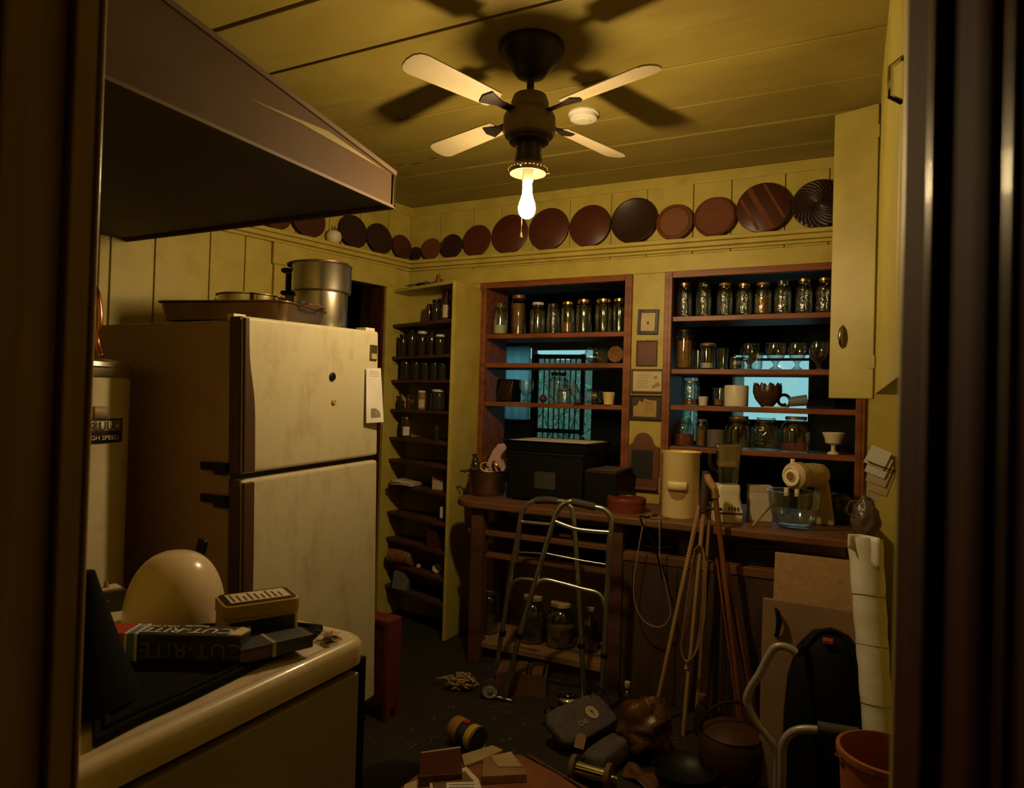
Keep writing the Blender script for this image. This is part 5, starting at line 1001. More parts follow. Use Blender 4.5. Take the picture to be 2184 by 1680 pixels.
b = MB(); q_=rrect(s*0.80,s*0.80,0.026); b.prism(q_,zb+(zt_-zb)*0.45,zb+(zt_-zb)*0.95,M); b.build('tan_residue', mat('tan_residue',(0.40,0.24,0.08),0.7,col2=(0.28,0.15,0.05),scale=12), t)
# white box, mixer with glass bowl
P,R,_ = on_shelf(1620,46,1060,-0.28,CT0); t = thing('white_carton','worn white carton standing between blender and mixer','carton',tuple(P),0.3); H=at_y(1620,1036,-0.28)[2]-CT0
b = MB(); b.box(-R,-0.04,0,R,0.04,H,WM(t)); b.build('carton_body', mat('worn_white_card',(0.66,0.60,0.48),0.7,dirt=0.4,dscale=12), t, bevel=0.002); b = MB(); b.box(-R,-0.0415,H*0.85,R,0.0415,H*1.02,WM(t)); b.build('card_flap', PAPER, t)
P,R,_ = on_shelf(1694,108,1060,-0.40,CT0); H = at_y(1694,1046,-0.40)[2]-CT0
t = thing('mixing_bowl','large clear glass mixing bowl under the mixer head','bowl',tuple(P)); b = MB(); b.lathe([(0,0),(R*0.5,0),(R*0.62,H*0.05),(R*0.80,H*0.22),(R*0.91,H*0.45),(R*0.97,H*0.75),(R,H*0.98),(R*1.02,H),(R*0.97,H),(R*0.94,H*0.75),(R*0.88,H*0.46),(R*0.77,H*0.24),(R*0.6,H*0.09),(R*0.4,0.012),(0,0.01)],40,T(*P)); b.build('glass_shell', GLASS, t, smooth=True)
b = MB(); b.lathe([(R*1.0,H*0.97),(R*1.03,H*0.985),(R*1.0,H*1.0)],40,T(*P)); b.build('rim', GLASS, t, smooth=True)
BP = P; Mx = V((P[0]+0.06,P[1]+0.13,CT0))
t = thing('stand_mixer','cream stand mixer with round motor head over a glass bowl','mixer',tuple(Mx)); MIX=mat('cream_mixer_enamel',(0.62,0.48,0.28),0.35,col2=(0.55,0.42,0.23),scale=4)
hz = at_y(1700,1013,-0.36)[2]; hd = V((at_y(1690,1013,-0.40)[0],-0.42,hz)); ht_ = V((at_y(1752,1012,-0.28)[0],-0.24,hz))
ax_ = (ht_-hd); Lh = ax_.length; Mh = fr(hd,ax_.cross(V((0,0,1))),z=ax_)
b = MB(); b.lathe([(0,0),(0.048,0.0),(0.060,0.012),(0.062,0.05),(0.058,0.06),(0.055,0.062),(0.055,Lh*0.7),(0.05,Lh*0.95),(0.03,Lh*1.08),(0,Lh*1.1)],32,Mh); b.build('motor_head', MIX, t, smooth=True)
b = MB(); b.lathe([(0,-0.012),(0.022,-0.012),(0.024,-0.004),(0.036,-0.004),(0.038,-0.010),(0.044,-0.010),(0.046,0.002),(0,0.002)],28,Mh); dl_=b.build('speed_dial', CREAMW, t, smooth=True)
b = MB(); b.lathe([(0,-0.016),(0.018,-0.016),(0.02,-0.011),(0,-0.010)],20,Mh); b.build('dial_cap', mat('brown_cap',(0.25,0.12,0.05),0.5), dl_, smooth=True)
for s_ in (-1,1):
    b = MB(); c=hd+V((0.022*s_,0.01,-0.055)); b.tube([c,c+V((0,0,-0.035))],0.011,10); b.build('beater_socket', CREAMW, t, smooth=True)
b = MB(); c=hd+V((0,0.02,0.055)); b.tube([c,c+V((0,0,0.02))],0.010,8); b.build('eject_button', CREAMW, t, smooth=True)
b = MB(); b.add([(-0.05,-0.02,0),(0.06,-0.02,0),(0.06,0.06,0),(-0.05,0.06,0),(-0.025,0.0,hz-CT0-0.03),(0.03,0.0,hz-CT0-0.03),(0.03,0.05,hz-CT0-0.03),(-0.025,0.05,hz-CT0-0.03)],[(0,3,2,1),(4,5,6,7),(0,1,5,4),(1,2,6,5),(2,3,7,6),(3,0,4,7)],T(ht_[0],ht_[1]+0.0,CT0)); b.build('stand_column', MIX, t, bevel=0.012)
P,R,_ = on_shelf(1790,70,1060,-0.12,CT0); t = thing('blue_glass_dish','dark covered glass dish at the back of the counter near the wall','dish',tuple(P)); b = MB(); b.lathe([(0,0),(R*0.7,0),(R,0.05),(R,0.07),(R*0.8,0.11),(R*0.3,0.14),(0,0.145)],32,T(*P)); b.build('dish_body', mat('dark_blue_glass',(0.02,0.03,0.035),0.1), t, smooth=True)
t = thing('wooden_spatula','flat wooden spatula leaning across the counter by the mixing bowl','spatula',tuple(at_y(1605,1112,-0.48))); a=at_y(1606,1112,-0.50); a[2]=CT0+0.004; c=at_y(1640,1078,-0.46); b=MB(); b.tube([a,(a+c)/2,c],[0.007,0.007,0.012],8); b.build('handle', STICK, t, smooth=True)
t = thing('paper_scrap','torn pale paper scrap at the counter front edge','scrap',tuple(at_y(1515,1118,-0.57))); a=at_y(1515,1116,-0.565); b=MB(); b.prism([(-0.02,-0.012),(0.022,-0.008),(0.012,0.012),(-0.014,0.01)],CT0,CT0+0.002,T(a[0],a[1],0)); b.build('scrap', PAPER, t)
# ================================================================== PICTURES AND SLATE between the cupboards
WY_ = -0.0185
def framed(name,label,cat,x0,y0,x1,y1,fm,inner,fw_,depth_=0.014,rot=0.0):
    a=at_y(x0,(y0+y1)/2,WY_); c=at_y(x1,(y0+y1)/2,WY_); zt2=at_y((x0+x1)/2,y0,WY_)[2]; zb2=at_y((x0+x1)/2,y1,WY_)[2]
    cx=(a[0]+c[0])/2; cz=(zt2+zb2)/2; hw=(c[0]-a[0])/2; hh=(zt2-zb2)/2; t=thing(name,label,cat,(cx,WY_,zb2)); M=T(cx,WY_,cz)@RY(rot)
    for q in ((-hw,-hh,-hw+fw_,hh),(hw-fw_,-hh,hw,hh),(-hw+fw_,hh-fw_,hw-fw_,hh),(-hw+fw_,-hh,hw-fw_,-hh+fw_)):
        b=MB(); b.box(q[0],-depth_,q[1],q[2],-0.0005,q[3],M); b.build('frame_rail', fm, t, bevel=0.0015)
    b=MB(); b.box(-hw+fw_,-depth_*0.5,-hh+fw_,hw-fw_,-0.0005,hh-fw_,M); b.build('picture_sheet', inner, t)
    return t,M,hw,hh
BLKF=mat('black_frame',(0.02,0.014,0.012),0.4); BRNF=mat('brown_frame',(0.11,0.045,0.022),0.45); CERT=mat('cream_certificate',(0.66,0.56,0.34),0.8,col2=(0.58,0.48,0.27),scale=12)
t,M,hw,hh=framed('small_picture','small cream picture in a thick black frame, topmost between the cupboards','picture',1361,660,1405,713,BLKF,CERT,0.018,rot=0.03)
b=MB(); b.ball((0,0,0),0.008,8,5,(0.8,0.15,1.2)); q=MB(); q.add(b.v,b.f,M@T(0,-0.0078,-0.006)); q.build('printed_bird', mat('print_brown',(0.20,0.12,0.06),0.8), t)
t,M,hw,hh=framed('wooden_plaque','plain red-brown wooden plaque hanging below the black-framed picture','plaque',1358,726,1402,780,BRNF,mat('plaque_wood',(0.16,0.055,0.025),0.5,col2=(0.11,0.036,0.018),scale=10),0.006)
b=MB(); b.tube([M@V(p_) for p_ in ((-0.006,-0.004,hh),(0,-0.004,hh+0.008),(0.006,-0.004,hh))],0.001,5); b.build('hanging_loop', STEEL, t)
t,M,hw,hh=framed('framed_certificate','cream lettered certificate with flower print in a thin brown frame','certificate',1347,787,1416,838,BRNF,CERT,0.010)
for k in range(7):
    b=MB(); b.box(-hw*0.62+0.006*(k%2),-0.0082,hh*(0.45-0.16*k),hw*0.12-0.008*(k%3),-0.0072,hh*(0.48-0.16*k),M); b.build('lettering_line', mat('green_grey_ink',(0.30,0.32,0.22),0.8), t)
for dx,dz,r in ((0.5,0.3,0.012),(0.62,-0.3,0.016),(0.4,-0.45,0.012)):
    b=MB(); b.ball((0,0,0),r,8,5,(1,0.1,0.8)); q=MB(); q.add(b.v,b.f,M@T(hw*dx,-0.0075,hh*dz)); q.build('printed_flower', mat('faded_flower',(0.42,0.30,0.16),0.8), t)
t,M,hw,hh=framed('torn_certificate','torn yellowed certificate behind dirty glass in a dark frame','certificate',1345,842,1414,896,BLKF,mat('dark_backing',(0.06,0.035,0.02),0.6),0.010)
b=MB(); b.prism([(-hw*0.8,-hh*0.72),(hw*0.62,-hh*0.72),(hw*0.62,hh*0.55),(hw*0.1,hh*0.60),(-hw*0.1,hh*0.72),(-hw*0.25,hh*0.4),(-hw*0.45,hh*0.55),(-hw*0.55,hh*0.2),(-hw*0.8,hh*0.05)],0.0072,0.0082,M@RX(math.pi/2)); b.build('torn_sheet', mat('yellowed_sheet',(0.50,0.34,0.10),0.8,col2=(0.40,0.25,0.06),scale=14), t)
for k in range(6):
    b=MB(); b.box(-hw*0.1,-0.0092,hh*(0.38-0.15*k),hw*0.5,-0.0082,hh*(0.41-0.15*k),M); b.build('lettering_line', mat('brown_ink',(0.22,0.14,0.05),0.8), t)
a=at_y(1337,985,WY_); c=at_y(1407,985,WY_); zt2=at_y(1372,922,WY_)[2]; zb2=at_y(1372,1047,WY_)[2]; cx=(a[0]+c[0])/2; hw=(c[0]-a[0])/2
t=thing('slate_board','black slate in an arched brown wooden frame with a chalk ledge','slate',(cx,WY_,zb2)); H=zt2-zb2
arch=[(-hw,0),(hw,0),(hw,H*0.76),(hw*0.8,H*0.78)]+[(hw*0.62*math.cos(a_),H*0.80+H*0.20*math.sin(a_)) for a_ in [0.15+i*(math.pi-0.3)/10 for i in range(11)]]+[(-hw*0.8,H*0.78),(-hw,H*0.76)]
b=MB(); b.prism(arch,0.0005,0.014,T(cx,WY_,zb2)@RX(math.pi/2)); b.build('frame_board', mat('slate_frame_wood',(0.17,0.065,0.03),0.45,col2=(0.11,0.04,0.02),scale=8), t, bevel=0.003)
b=MB(); b.box(cx-hw*0.68,WY_-0.0165,zb2+H*0.22,cx+hw*0.62,WY_-0.0135,zb2+H*0.70); b.build('slate_sheet', mat('slate_black',(0.015,0.015,0.015),0.6), t)
b=MB(); b.box(cx-hw*0.95,WY_-0.03,zb2+H*0.03,cx+hw*0.95,WY_-0.013,zb2+H*0.075); b.build('chalk_ledge', MATS['slate_frame_wood'], t, bevel=0.002)
t=thing('light_switch','cream wall switch plate beside the tall canister','switch',tuple(at_y(1408,1040,WY_))); a=at_y(1410,1032,WY_); b=MB(); b.box(a[0]-0.012,WY_-0.006,a[2]-0.05,a[0]+0.02,WY_-0.0005,a[2]+0.035); b.build('switch_plate', CREAMW, t, bevel=0.002); b=MB(); b.box(a[0],WY_-0.016,a[2]-0.015,a[0]+0.008,WY_-0.005,a[2]+0.005); b.build('toggle', WHITE, t)
# ================================================================== WALL CABINETS ON THE RIGHT
CXF=2.703; CYEL=mat('cabinet_yellow_paint',(0.40,0.335,0.068),0.45,col2=(0.34,0.28,0.05),scale=6,bump=0.04,bscale=60,dirt=0.35,dscale=5,dcol=(0.18,0.12,0.03))
wc=thing('wall_cabinet','yellow painted wall cabinet with one narrow door swung open','cabinet',(2.85,-1.6,1.445))
b=MB(); b.box(CXF+0.02,-2.6,1.455,XR-0.001,-0.665,2.60); b.build('cabinet_body', CYEL, wc)
b=MB(); b.box(CXF+0.005,-2.6,2.60,XR-0.001,-0.665,CEIL-0.003); b.build('top_filler', CYEL, wc)
for k,(ya,yb) in enumerate(((-0.90,-1.50),(-1.51,-2.10),(-2.11,-2.6))):
    b=MB(); b.box(CXF,yb+0.004,1.45,CXF+0.02,ya-0.004,2.605); dr=b.build('door', CYEL, wc, bevel=0.004)
    if k<2: continue
    hzc=at_x(1906,330,CXF)[2]
    b=MB(); b.tube([(CXF,ya-0.06,hzc),(CXF-0.022,ya-0.06,hzc+0.015),(CXF-0.022,ya-0.06,hzc+0.075),(CXF,ya-0.06,hzc+0.09)],0.006,8); b.build('pull_handle', CHROME, dr, smooth=True)
F0=V((2.541,-0.602,0)); F1=V((2.703,-0.662,0)); ad=(F1-F0).normalized(); Md=fr(F0,ad)
b=MB(); b.box(0,0,1.437,(F1-F0).length,0.019,2.617,Md); dr=b.build('open_door', CYEL, wc, bevel=0.004)
hp=at_pl(1797,718,F0,V((-ad[1],ad[0],0))); u0=(hp-F0).dot(ad)
b=MB(); b.tube([Md@V(p_) for p_ in ((u0,-0.002,hp[2]-0.045),(u0,-0.016,hp[2]-0.03),(u0,-0.022,hp[2]),(u0,-0.016,hp[2]+0.03),(u0,-0.002,hp[2]+0.045))],[0.004,0.008,0.010,0.008,0.004],10); b.build('pull_handle', mat('tarnished_nickel',(0.42,0.36,0.26),0.3,1.0), dr, smooth=True)
for zz in (1.56,2.48):
    b=MB(); b.box((F1-F0).length-0.02,-0.003,zz,(F1-F0).length+0.004,0.022,zz+0.05,Md); b.build('hinge', CYEL, dr)
# ================================================================== WALKER
wk=thing('folded_walker','folded aluminium walker with brown grips and a small front wheel','walker',(1.38,-0.75,0))
def vplane(A,Bp):
    A=V(A);Bp=V(Bp); d=(Bp-A); d[2]=0; n=V((-d[1],d[0],0)).normalized(); return lambda px,py: at_pl(px,py,A,n)
pa=vplane((1.09,-0.72,0),(1.565,-0.74,0)); pb=vplane((1.235,-0.87,0),(1.62,-0.80,0))
RT=0.0125
def wtube(nm,f,pts,r,m=ALU,k=5,par=None,sm=True):
    P=[f(*q) for q in pts]; P=smoothpts(P,k) if sm else P
    b=MB(); b.tube(P,r,10); return b.build(nm,m,par or wk,smooth=True)
A1=[(1056,1440),(1079,1293),(1108,1118),(1113,1095),(1124,1077),(1143,1067),(1165,1066),(1190,1068)]
A2=[(1190,1068),(1205,1070),(1217,1079),(1222,1095),(1228,1159),(1235,1278),(1247,1502)]
B1=[(1076,1484),(1109,1352),(1144,1233),(1180,1112),(1187,1093),(1200,1076),(1218,1069),(1245,1075)]
B2=[(1245,1075),(1270,1081),(1290,1087),(1303,1103),(1304,1122),(1302,1145),(1296,1248),(1283,1488)]
for f,q in ((pa,A1+A2[1:]),(pb,B1+B2[1:])): wtube('side_tube',f,q,RT)
wtube('hand_grip',pa,[(1143,1067),(1165,1066),(1189,1068)],0.0175,RUBBER); wtube('hand_grip',pb,[(1219,1069.5),(1245,1075),(1269,1081)],0.0175,RUBBER)
wtube('side_brace',pa,[(1082,1285),(1086,1262),(1094,1243),(1108,1235),(1130,1235),(1142,1238)],0.009); wtube('side_brace',pb,[(1142,1250),(1150,1240),(1165,1236),(1200,1244),(1240,1255),(1272,1263),(1284,1275),(1289,1292)],0.010)
wtube('upper_bar',pa,[(1110,1112),(1140,1115),(1176,1118)],0.009); wtube('upper_bar',pb,[(1182,1111),(1205,1120),(1230,1128),(1262,1132),(1300,1135)],0.010)
wtube('cross_rod',pa,[(1106,1177),(1165,1181),(1226,1190)],0.004); wtube('cross_rod',pb,[(1166,1180),(1230,1193),(1296,1204)],0.004)
wtube('leg_sleeve',pa,[(1108,1120),(1099,1199)],0.0135,mat('brown_sleeve',(0.10,0.07,0.06),0.5),sm=False); wtube('leg_sleeve',pb,[(1301,1142),(1296,1232)],0.0138,MATS['brown_sleeve'],sm=False)
for f,q in ((pa,((1073,1345),(1071,1355))),(pb,((1109,1350),(1106,1360))),(pa,((1239,1372),(1240,1382))),(pb,((1289,1392),(1288,1402)))): wtube('adjust_collar',f,q,0.0165,BLACK,sm=False)
for f,q in ((pa,(1247,1495)),(pb,(1283,1480))):
    p=f(*q); b=MB(); b.lathe([(0,0),(0.018,0),(0.02,0.01),(0.0155,0.04),(0,0.04)],14,T(p[0],p[1],max(0,p[2]-0.02)*0)); b.build('rubber_foot', RUBBER, wk, smooth=True)
p=pb(1046,1466); wr=21*mpp(p); Mw=fr(V((p[0],p[1],wr)),V((0.94,0.34,0)),z=V((0.34,-0.94,0.0)))
b=MB(); b.lathe([(wr*0.80,-0.012),(wr,-0.010),(wr*1.02,0),(wr,0.010),(wr*0.80,0.012)],28,Mw); wh=b.build('wheel_tyre', RUBBER, wk, smooth=True)
b=MB(); b.lathe([(0,-0.010),(wr*0.82,-0.010),(wr*0.82,0.010),(wr*0.6,0.006),(wr*0.3,0.006),(wr*0.28,0.013),(0,0.013)],28,Mw); b.build('wheel_hub', mat('grey_hub',(0.34,0.35,0.36),0.4), wh, smooth=True)
wtube('axle_strut',pb,[(1054,1484),(1076,1490),(1092,1494)],0.007); wtube('axle_strut',pb,[(1092,1494),(1094,1486)],0.006,sm=False)
# ================================================================== TRIPOD, CANE, CORDS in front of the counter
def fl(px,py,z=0.0): return at_z(px,py,z)
tp=thing('wooden_tripod','pale wooden tripod with cord loops, leaning on the counter front','tripod',tuple(fl(1420,1560)))
f1=fl(1392,1543); f2=fl(1457,1568); top=at_y(1497,1078,-0.625); f3=V((2.05,-0.66,0.0))
b=MB(); b.tube([f1,top+V((-0.01,0,0.0))],[0.0085,0.011],10); b.build('leg', STICK, tp, smooth=True)
mid2=at_y(1470,1425,-0.70); up2=at_y(1495,1150,-0.64)
b=MB(); b.tube([f2,at_pl(1466,1440,f2,V((0,1,0)))*0.5+mid2*0.5],0.009,10); b.build('leg', STICK, tp, smooth=True)
b=MB(); b.tube([mid2,up2,top+V((0.012,0,0))],[0.008,0.010,0.010],10); b.build('leg_upper', STICK, tp, smooth=True)
b=MB(); b.tube([f3,top+V((0.03,0.02,0))],0.009,8); b.build('leg', STICK, tp, smooth=True)
for k,(w,yo) in enumerate(((0,-0.003),(4,-0.010),(8,-0.016))):
    L_=[(1484-w*0.3,1172),(1476-w,1260),(1464-w*0.8,1340),(1456-w*0.4,1385),(1462,1408+w*0.3),(1474,1405),(1484+w*0.4,1385),(1492+w,1340),(1499+w*0.8,1260),(1500+w*0.3,1185),(1493,1164-w*0.2)]
    b=MB(); b.tube(smoothpts([at_y(x,y_,-0.655-0.0002*(y_-1160)+yo) for x,y_ in L_]+[at_y(*L_[0],-0.655+yo)],4),0.0032,6); b.build('cord_loop', mat('brown_cord',(0.28,0.15,0.06),0.8), tp, smooth=True)
b=MB(); b.tube([at_y(1466,1408,-0.705),at_y(1463,1426,-0.708)],0.007,8); b.build('tie', PAPER, tp, smooth=True)
hd0=at_y(1500,1092,-0.625); hd1=at_y(1506,1004,-0.60)
b=MB(); b.tube([hd0,(hd0+hd1)/2,hd1],[0.022,0.021,0.017],12); b.build('tripod_head', mat('dark_leather',(0.05,0.025,0.018),0.6), tp, smooth=True)
b=MB(); b.tube([at_y(1502,1083,-0.63),at_y(1540,1086,-0.63)],0.006,8); b.build('clamp_bar', BLKIRON, tp, smooth=True)
cn=thing('walking_cane','red-brown varnished cane with brass collars, leaning on the counter beside the tripod','cane',(at_y(1588,1510,-0.68)[0],-0.68,0))
c0=V((at_y(1588,1510,-0.68)[0],-0.68,0.0)); c1=at_y(1526,1062,-0.65); b=MB(); b.tube([c0,c1],[0.010,0.0125],12); b.build('shaft', CANE, cn, smooth=True)
c2=at_y(1523,1042,-0.645); c3=at_y(1512,1024,-0.64)
b=MB(); b.tube([c1,c2],[0.019,0.017],12); b.build('collar', BRASS, cn, smooth=True); b=MB(); b.tube([c2,c3,at_y(1508,1012,-0.635)],[0.016,0.018,0.014],12); b.build('handle', STICK, cn, smooth=True)
for a_,c_,l_ in (((1528,1190),(1562,1440),'thin dark stick leaning on the counter between tripod and cane'),((1552,1195),(1586,1400),'thin dark stick leaning on the counter, just beyond the cane')):
    st=thing('thin_stick',l_,'stick',(at_y(*c_,-0.66)[0],-0.66,0)); b=MB(); p0=at_y(*a_,-0.60); p1=at_y(*c_,-0.66); dd=(p1-p0); p2=p0+dd*((0.0-p0[2])/dd[2]); b.tube([p0,p2],0.005,8); b.build('stick', CANE, st, smooth=True)
cd=thing('hanging_cord','thin pale electric cord looping down from the counter edge','cord',tuple(at_y(1390,1090,-0.60)))
L_=[(1425,1082),(1400,1084),(1385,1095),(1372,1120),(1362,1170),(1352,1240),(1355,1290),(1375,1325),(1405,1337),(1424,1325),(1430,1300),(1420,1245),(1408,1200),(1407,1140),(1406,1100)]
b=MB(); b.tube(smoothpts([at_y(x,y_,-0.605 if i>2 else -0.5) if i>1 else V((at_y(x,y_,-0.5)[0],-0.5-0.06*i,CT0+0.004)) for i,(x,y_) in enumerate(L_)],5),0.003,6); b.build('cord_run', mat('pale_cord',(0.36,0.22,0.12),0.6), cd, smooth=True)
cd=thing('extension_cord','black electric cord lying on the counter and hanging beside the pale one','cord',tuple(at_y(1400,1110,-0.61)))
b=MB(); b.tube(smoothpts([V((1.80,-0.45,CT0+0.005)),V((1.78,-0.55,CT0+0.005)),at_y(1365,1105,-0.612),at_y(1395,1160,-0.612),at_y(1408,1210,-0.612),at_y(1412,1235,-0.612)],6),0.004,6); b.build('cord_run', BLACK, cd, smooth=True)
# ================================================================== LEANING BOARDS, TUBE CHAIR, BLACK BAG, ROLL, BUCKET (right)
t=thing('particle_board','bare particle board sheet leaning on the counter behind the cupboard door','board',(2.52,-0.72,0))
a=at_y(1653,1178,-0.70); c=at_y(1832,1196,-0.70); b=MB(); b.add([(a[0],-0.82,0.0),(c[0],-0.82,0.0),(c[0],-0.80,0),(a[0],-0.80,0),(a[0],-0.70,a[2]),(c[0],-0.70,a[2]),(c[0],-0.68,a[2]),(a[0],-0.68,a[2])],[(0,3,2,1),(4,5,6,7),(0,1,5,4),(1,2,6,5),(2,3,7,6),(3,0,4,7)]); b.build('sheet', PARTB, t)
t=thing('loose_cabinet_door','loose tan cabinet door with dark handle standing against the particle board','cabinet door',(2.5,-1.0,0))
a=at_y(1627,1275,-0.93); c=at_y(1845,1285,-0.93); DT_=mat('tan_door_paint',(0.28,0.17,0.11),0.6,col2=(0.22,0.13,0.08),scale=4,dirt=0.3)
b=MB(); b.add([(a[0]+0.008,-1.03,0.0),(c[0],-1.03,0.0),(c[0],-1.01,0),(a[0]+0.008,-1.01,0),(a[0],-0.93,a[2]),(c[0],-0.93,a[2]),(c[0],-0.91,a[2]),(a[0],-0.91,a[2])],[(0,3,2,1),(4,5,6,7),(0,1,5,4),(1,2,6,5),(2,3,7,6),(3,0,4,7)]); b.build('panel', DT_, t, bevel=0.003)
g=lambda px,py,o=0.0: at_y(px,py,-0.945-o)
b=MB(); b.tube([g(1655,1299,0.0),g(1658,1303,0.02),g(1662,1325,0.026),g(1658,1350,0.02),g(1654,1355,0.0)],[0.006,0.008,0.011,0.008,0.006],10); b.build('pull_handle', BLACK, t, smooth=True)
bgp=at_y(1768,1460,-1.22); R=at_y(1768,1352,-1.22)[2]
t=thing('black_bag','large rounded black nylon bag slumped in front of the loose cabinet door','bag',(bgp[0],-1.20,0)); q=MB(); hw=92*mpp(bgp)
q.lathe([(0,0),(0.62,0),(0.9,0.05),(1.0,0.25),(1.02,0.5),(0.92,0.72),(0.72,0.88),(0.4,0.97),(0,1.0)],40)
for v in q.v:
    nz=mnoise.noise(V((v[0]*2.1,v[1]*2.1,v[2]*3.0)))*0.05; v[0]=v[0]*(1+nz)*hw; v[1]=v[1]*(1+nz)*0.095; v[2]=v[2]*R
b=MB(); b.add(q.v,q.f,T(bgp[0],-1.14,0.0005)); b.build('bag_body', BLKCLOTH, t, smooth=True, ang=80)
b=MB(); b.tube(smoothpts([V((bgp[0]-0.08,-1.19,R*0.89)),V((bgp[0]-0.03,-1.17,R*0.985)),V((bgp[0]+0.04,-1.17,R*0.98)),V((bgp[0]+0.09,-1.20,R*0.84))],5),0.008,8); b.build('carry_strap', BLKCLOTH, t, smooth=True)
b=MB(); p=at_y(1766,1368,-1.20); b.box(p[0]-0.016,-1.21,p[2]-0.007,p[0]+0.016,-1.175,p[2]+0.007); b.build('red_tag', mat('red_tag',(0.35,0.05,0.03),0.6), t, bevel=0.003)
tc_=thing('tube_chair','folding chair frame of bent pale metal tube standing before the loose door','chair',(2.40,-1.40,0)); YT=-1.42
TUBM=mat('pale_painted_tube',(0.40,0.37,0.33),0.4,0.3,col2=(0.30,0.27,0.24),scale=10)
l1=[at_y(x,y_,YT+0.0) for x,y_ in ((1700,1392),(1676,1379),(1654,1380),(1640,1398),(1620,1437),(1602,1465),(1593,1490),(1598,1510),(1614,1540),(1636,1568),(1652,1592),(1658,1625),(1657,1668))]; lf=V((l1[-1][0],l1[-1][1],0.0))
b=MB(); b.tube(smoothpts(l1+[lf],5),0.0125,10); b.build('frame_tube', TUBM, tc_, smooth=True)
l2=[at_y(x,y_,YT-0.10) for x,y_ in ((1668,1640),(1668,1600),(1674,1578),(1690,1561),(1712,1555),(1740,1556),(1780,1561),(1815,1566))]
b=MB(); b.tube(smoothpts([V((l2[0][0],l2[0][1],0.0))]+l2,5),0.0125,10); b.build('frame_tube', TUBM, tc_, smooth=True)
l3=[at_y(x,y_,YT-0.10) for x,y_ in ((1744,1552),(1790,1560),(1832,1567))]; b=MB(); b.tube(l3,0.02,10); b.build('arm_pad', RUBBER, tc_, smooth=True)
b=MB(); e_=l2[-1]; b.tube([e_,V((e_[0]+0.02,e_[1],e_[2]-0.05)),V((e_[0]+0.02,e_[1],0.0))],0.0125,10); b.build('frame_tube', TUBM, tc_, smooth=True)
b=MB(); b.tube(smoothpts([l1[0],l1[0]+V((0.03,0.04,-0.02)),V((l1[0][0]+0.06,-1.30,0.25)),V((l1[0][0]+0.06,-1.30,0.0))],6),0.0125,10); b.build('rear_leg', BLACKM, tc_, smooth=True)
rod=thing('metal_rod','thin grey metal rod sticking out past the black bag towards the door jamb','rod',tuple(at_y(1835,1385,-1.1))); b=MB(); a=at_y(1830,1382,-1.10); c=at_y(1890,1402,-1.30); b.tube([a,c],0.007,8); b.build('rod', STEEL, rod, smooth=True)
rl=thing('white_roll','tall roll of white vinyl leaning in the corner by the door jamb','roll',tuple(at_y(1868,1560,-1.0)))
VIN=mat('white_vinyl',(0.68,0.66,0.58),0.45,col2=(0.56,0.53,0.45),scale=6,stretch=(1,1,3),bump=0.15,bscale=12)
a=at_y(1845,1150,-1.17); c=at_y(1872,1555,-1.33); dd=(c-a); z0=a+dd*((0.0-a[2])/dd[2]); b=MB()
n_=28; pts=[a+(z0-a)*(i/n_) for i in range(n_+1)]; b.tube(pts,[(0.052-0.018*i/n_)*(1+0.03*math.sin(i*2.1)) for i in range(n_+1)],20); b.build('roll_body', VIN, rl, smooth=True, ang=80)
b=MB(); b.grid(lambda u,v: a+V((-0.05+0.09*u,-0.05-0.02*v+0.02*math.sin(u*4),0.02-0.10*v*(0.4+u*0.6))),8,5); b.build('loose_flap', VIN, rl, smooth=True, solid=0.003)
for k,fz in enumerate((0.18,0.33,0.50,0.62,0.75)):
    p=a+(z0-a)*fz; b=MB(); rr=0.0525-0.018*fz; b.lathe([(rr,0),(rr+0.0012,0.002),(rr,0.004)],20,fr(p,V((1,0,0)),z=(a-z0))); b.build('crease', mat('vinyl_crease',(0.35,0.31,0.25),0.6), rl, smooth=True)
bp_=at_z(1893,1612,0.50); BR=0.115
bk=thing('terracotta_bucket','terracotta-coloured plastic bucket on the floor against the door jamb','bucket',(bp_[0],bp_[1],0)); b=MB(); b.lathe([(0,0.0),(BR*0.72,0),(BR*0.74,0.005),(BR*0.98,0.49),(BR*1.05,0.495),(BR*1.05,0.51),(BR*0.97,0.512),(BR*0.72,0.01),(0,0.01)],40,T(bp_[0],bp_[1],0)); b.build('bucket_body', TERRA, bk, smooth=True)
b=MB(); b.tube(arcpts((bp_[0],bp_[1],0.495),BR*1.07,0,math.pi,16,(0.9,0.44,0),(-0.40,0.82,-0.35)),0.003,6); b.build('bail_handle', STEEL, bk, smooth=True)
# clear plastic bag and letter rack on the wall end
pgp=at_y(1850,1130,-0.62); t=thing('plastic_bag','crumpled clear plastic bag with a wire handle at the counter end','bag',(pgp[0],-0.5,CT0)); q=MB(); q.ball((0,0,0),1,30,22)
PB=mat('cloudy_film',(0.16,0.12,0.085),0.25,col2=(0.08,0.055,0.04),scale=12,contrast=1,bump=1.0,bscale=22)
for v in q.v:
    nz=1+0.22*mnoise.noise(V((v[0]*2.5,v[1]*2.5,v[2]*2.5)))+0.22*abs(mnoise.noise(V((v[0]*6,v[1]*6,v[2]*5)))); k=1.0-0.45*max(0,v[2]); k=1.0-0.3*v[2]; v[0]*=0.05*nz*k; v[1]*=0.045*nz*k; v[2]=(v[2]*nz+1.0)*0.08
zs=min(v[2] for v in q.v); b=MB(); b.add(q.v,q.f,T(pgp[0]-0.005,-0.50,CT0-zs+0.0005)); b.build('bag_film', PB, t, smooth=True, ang=80)
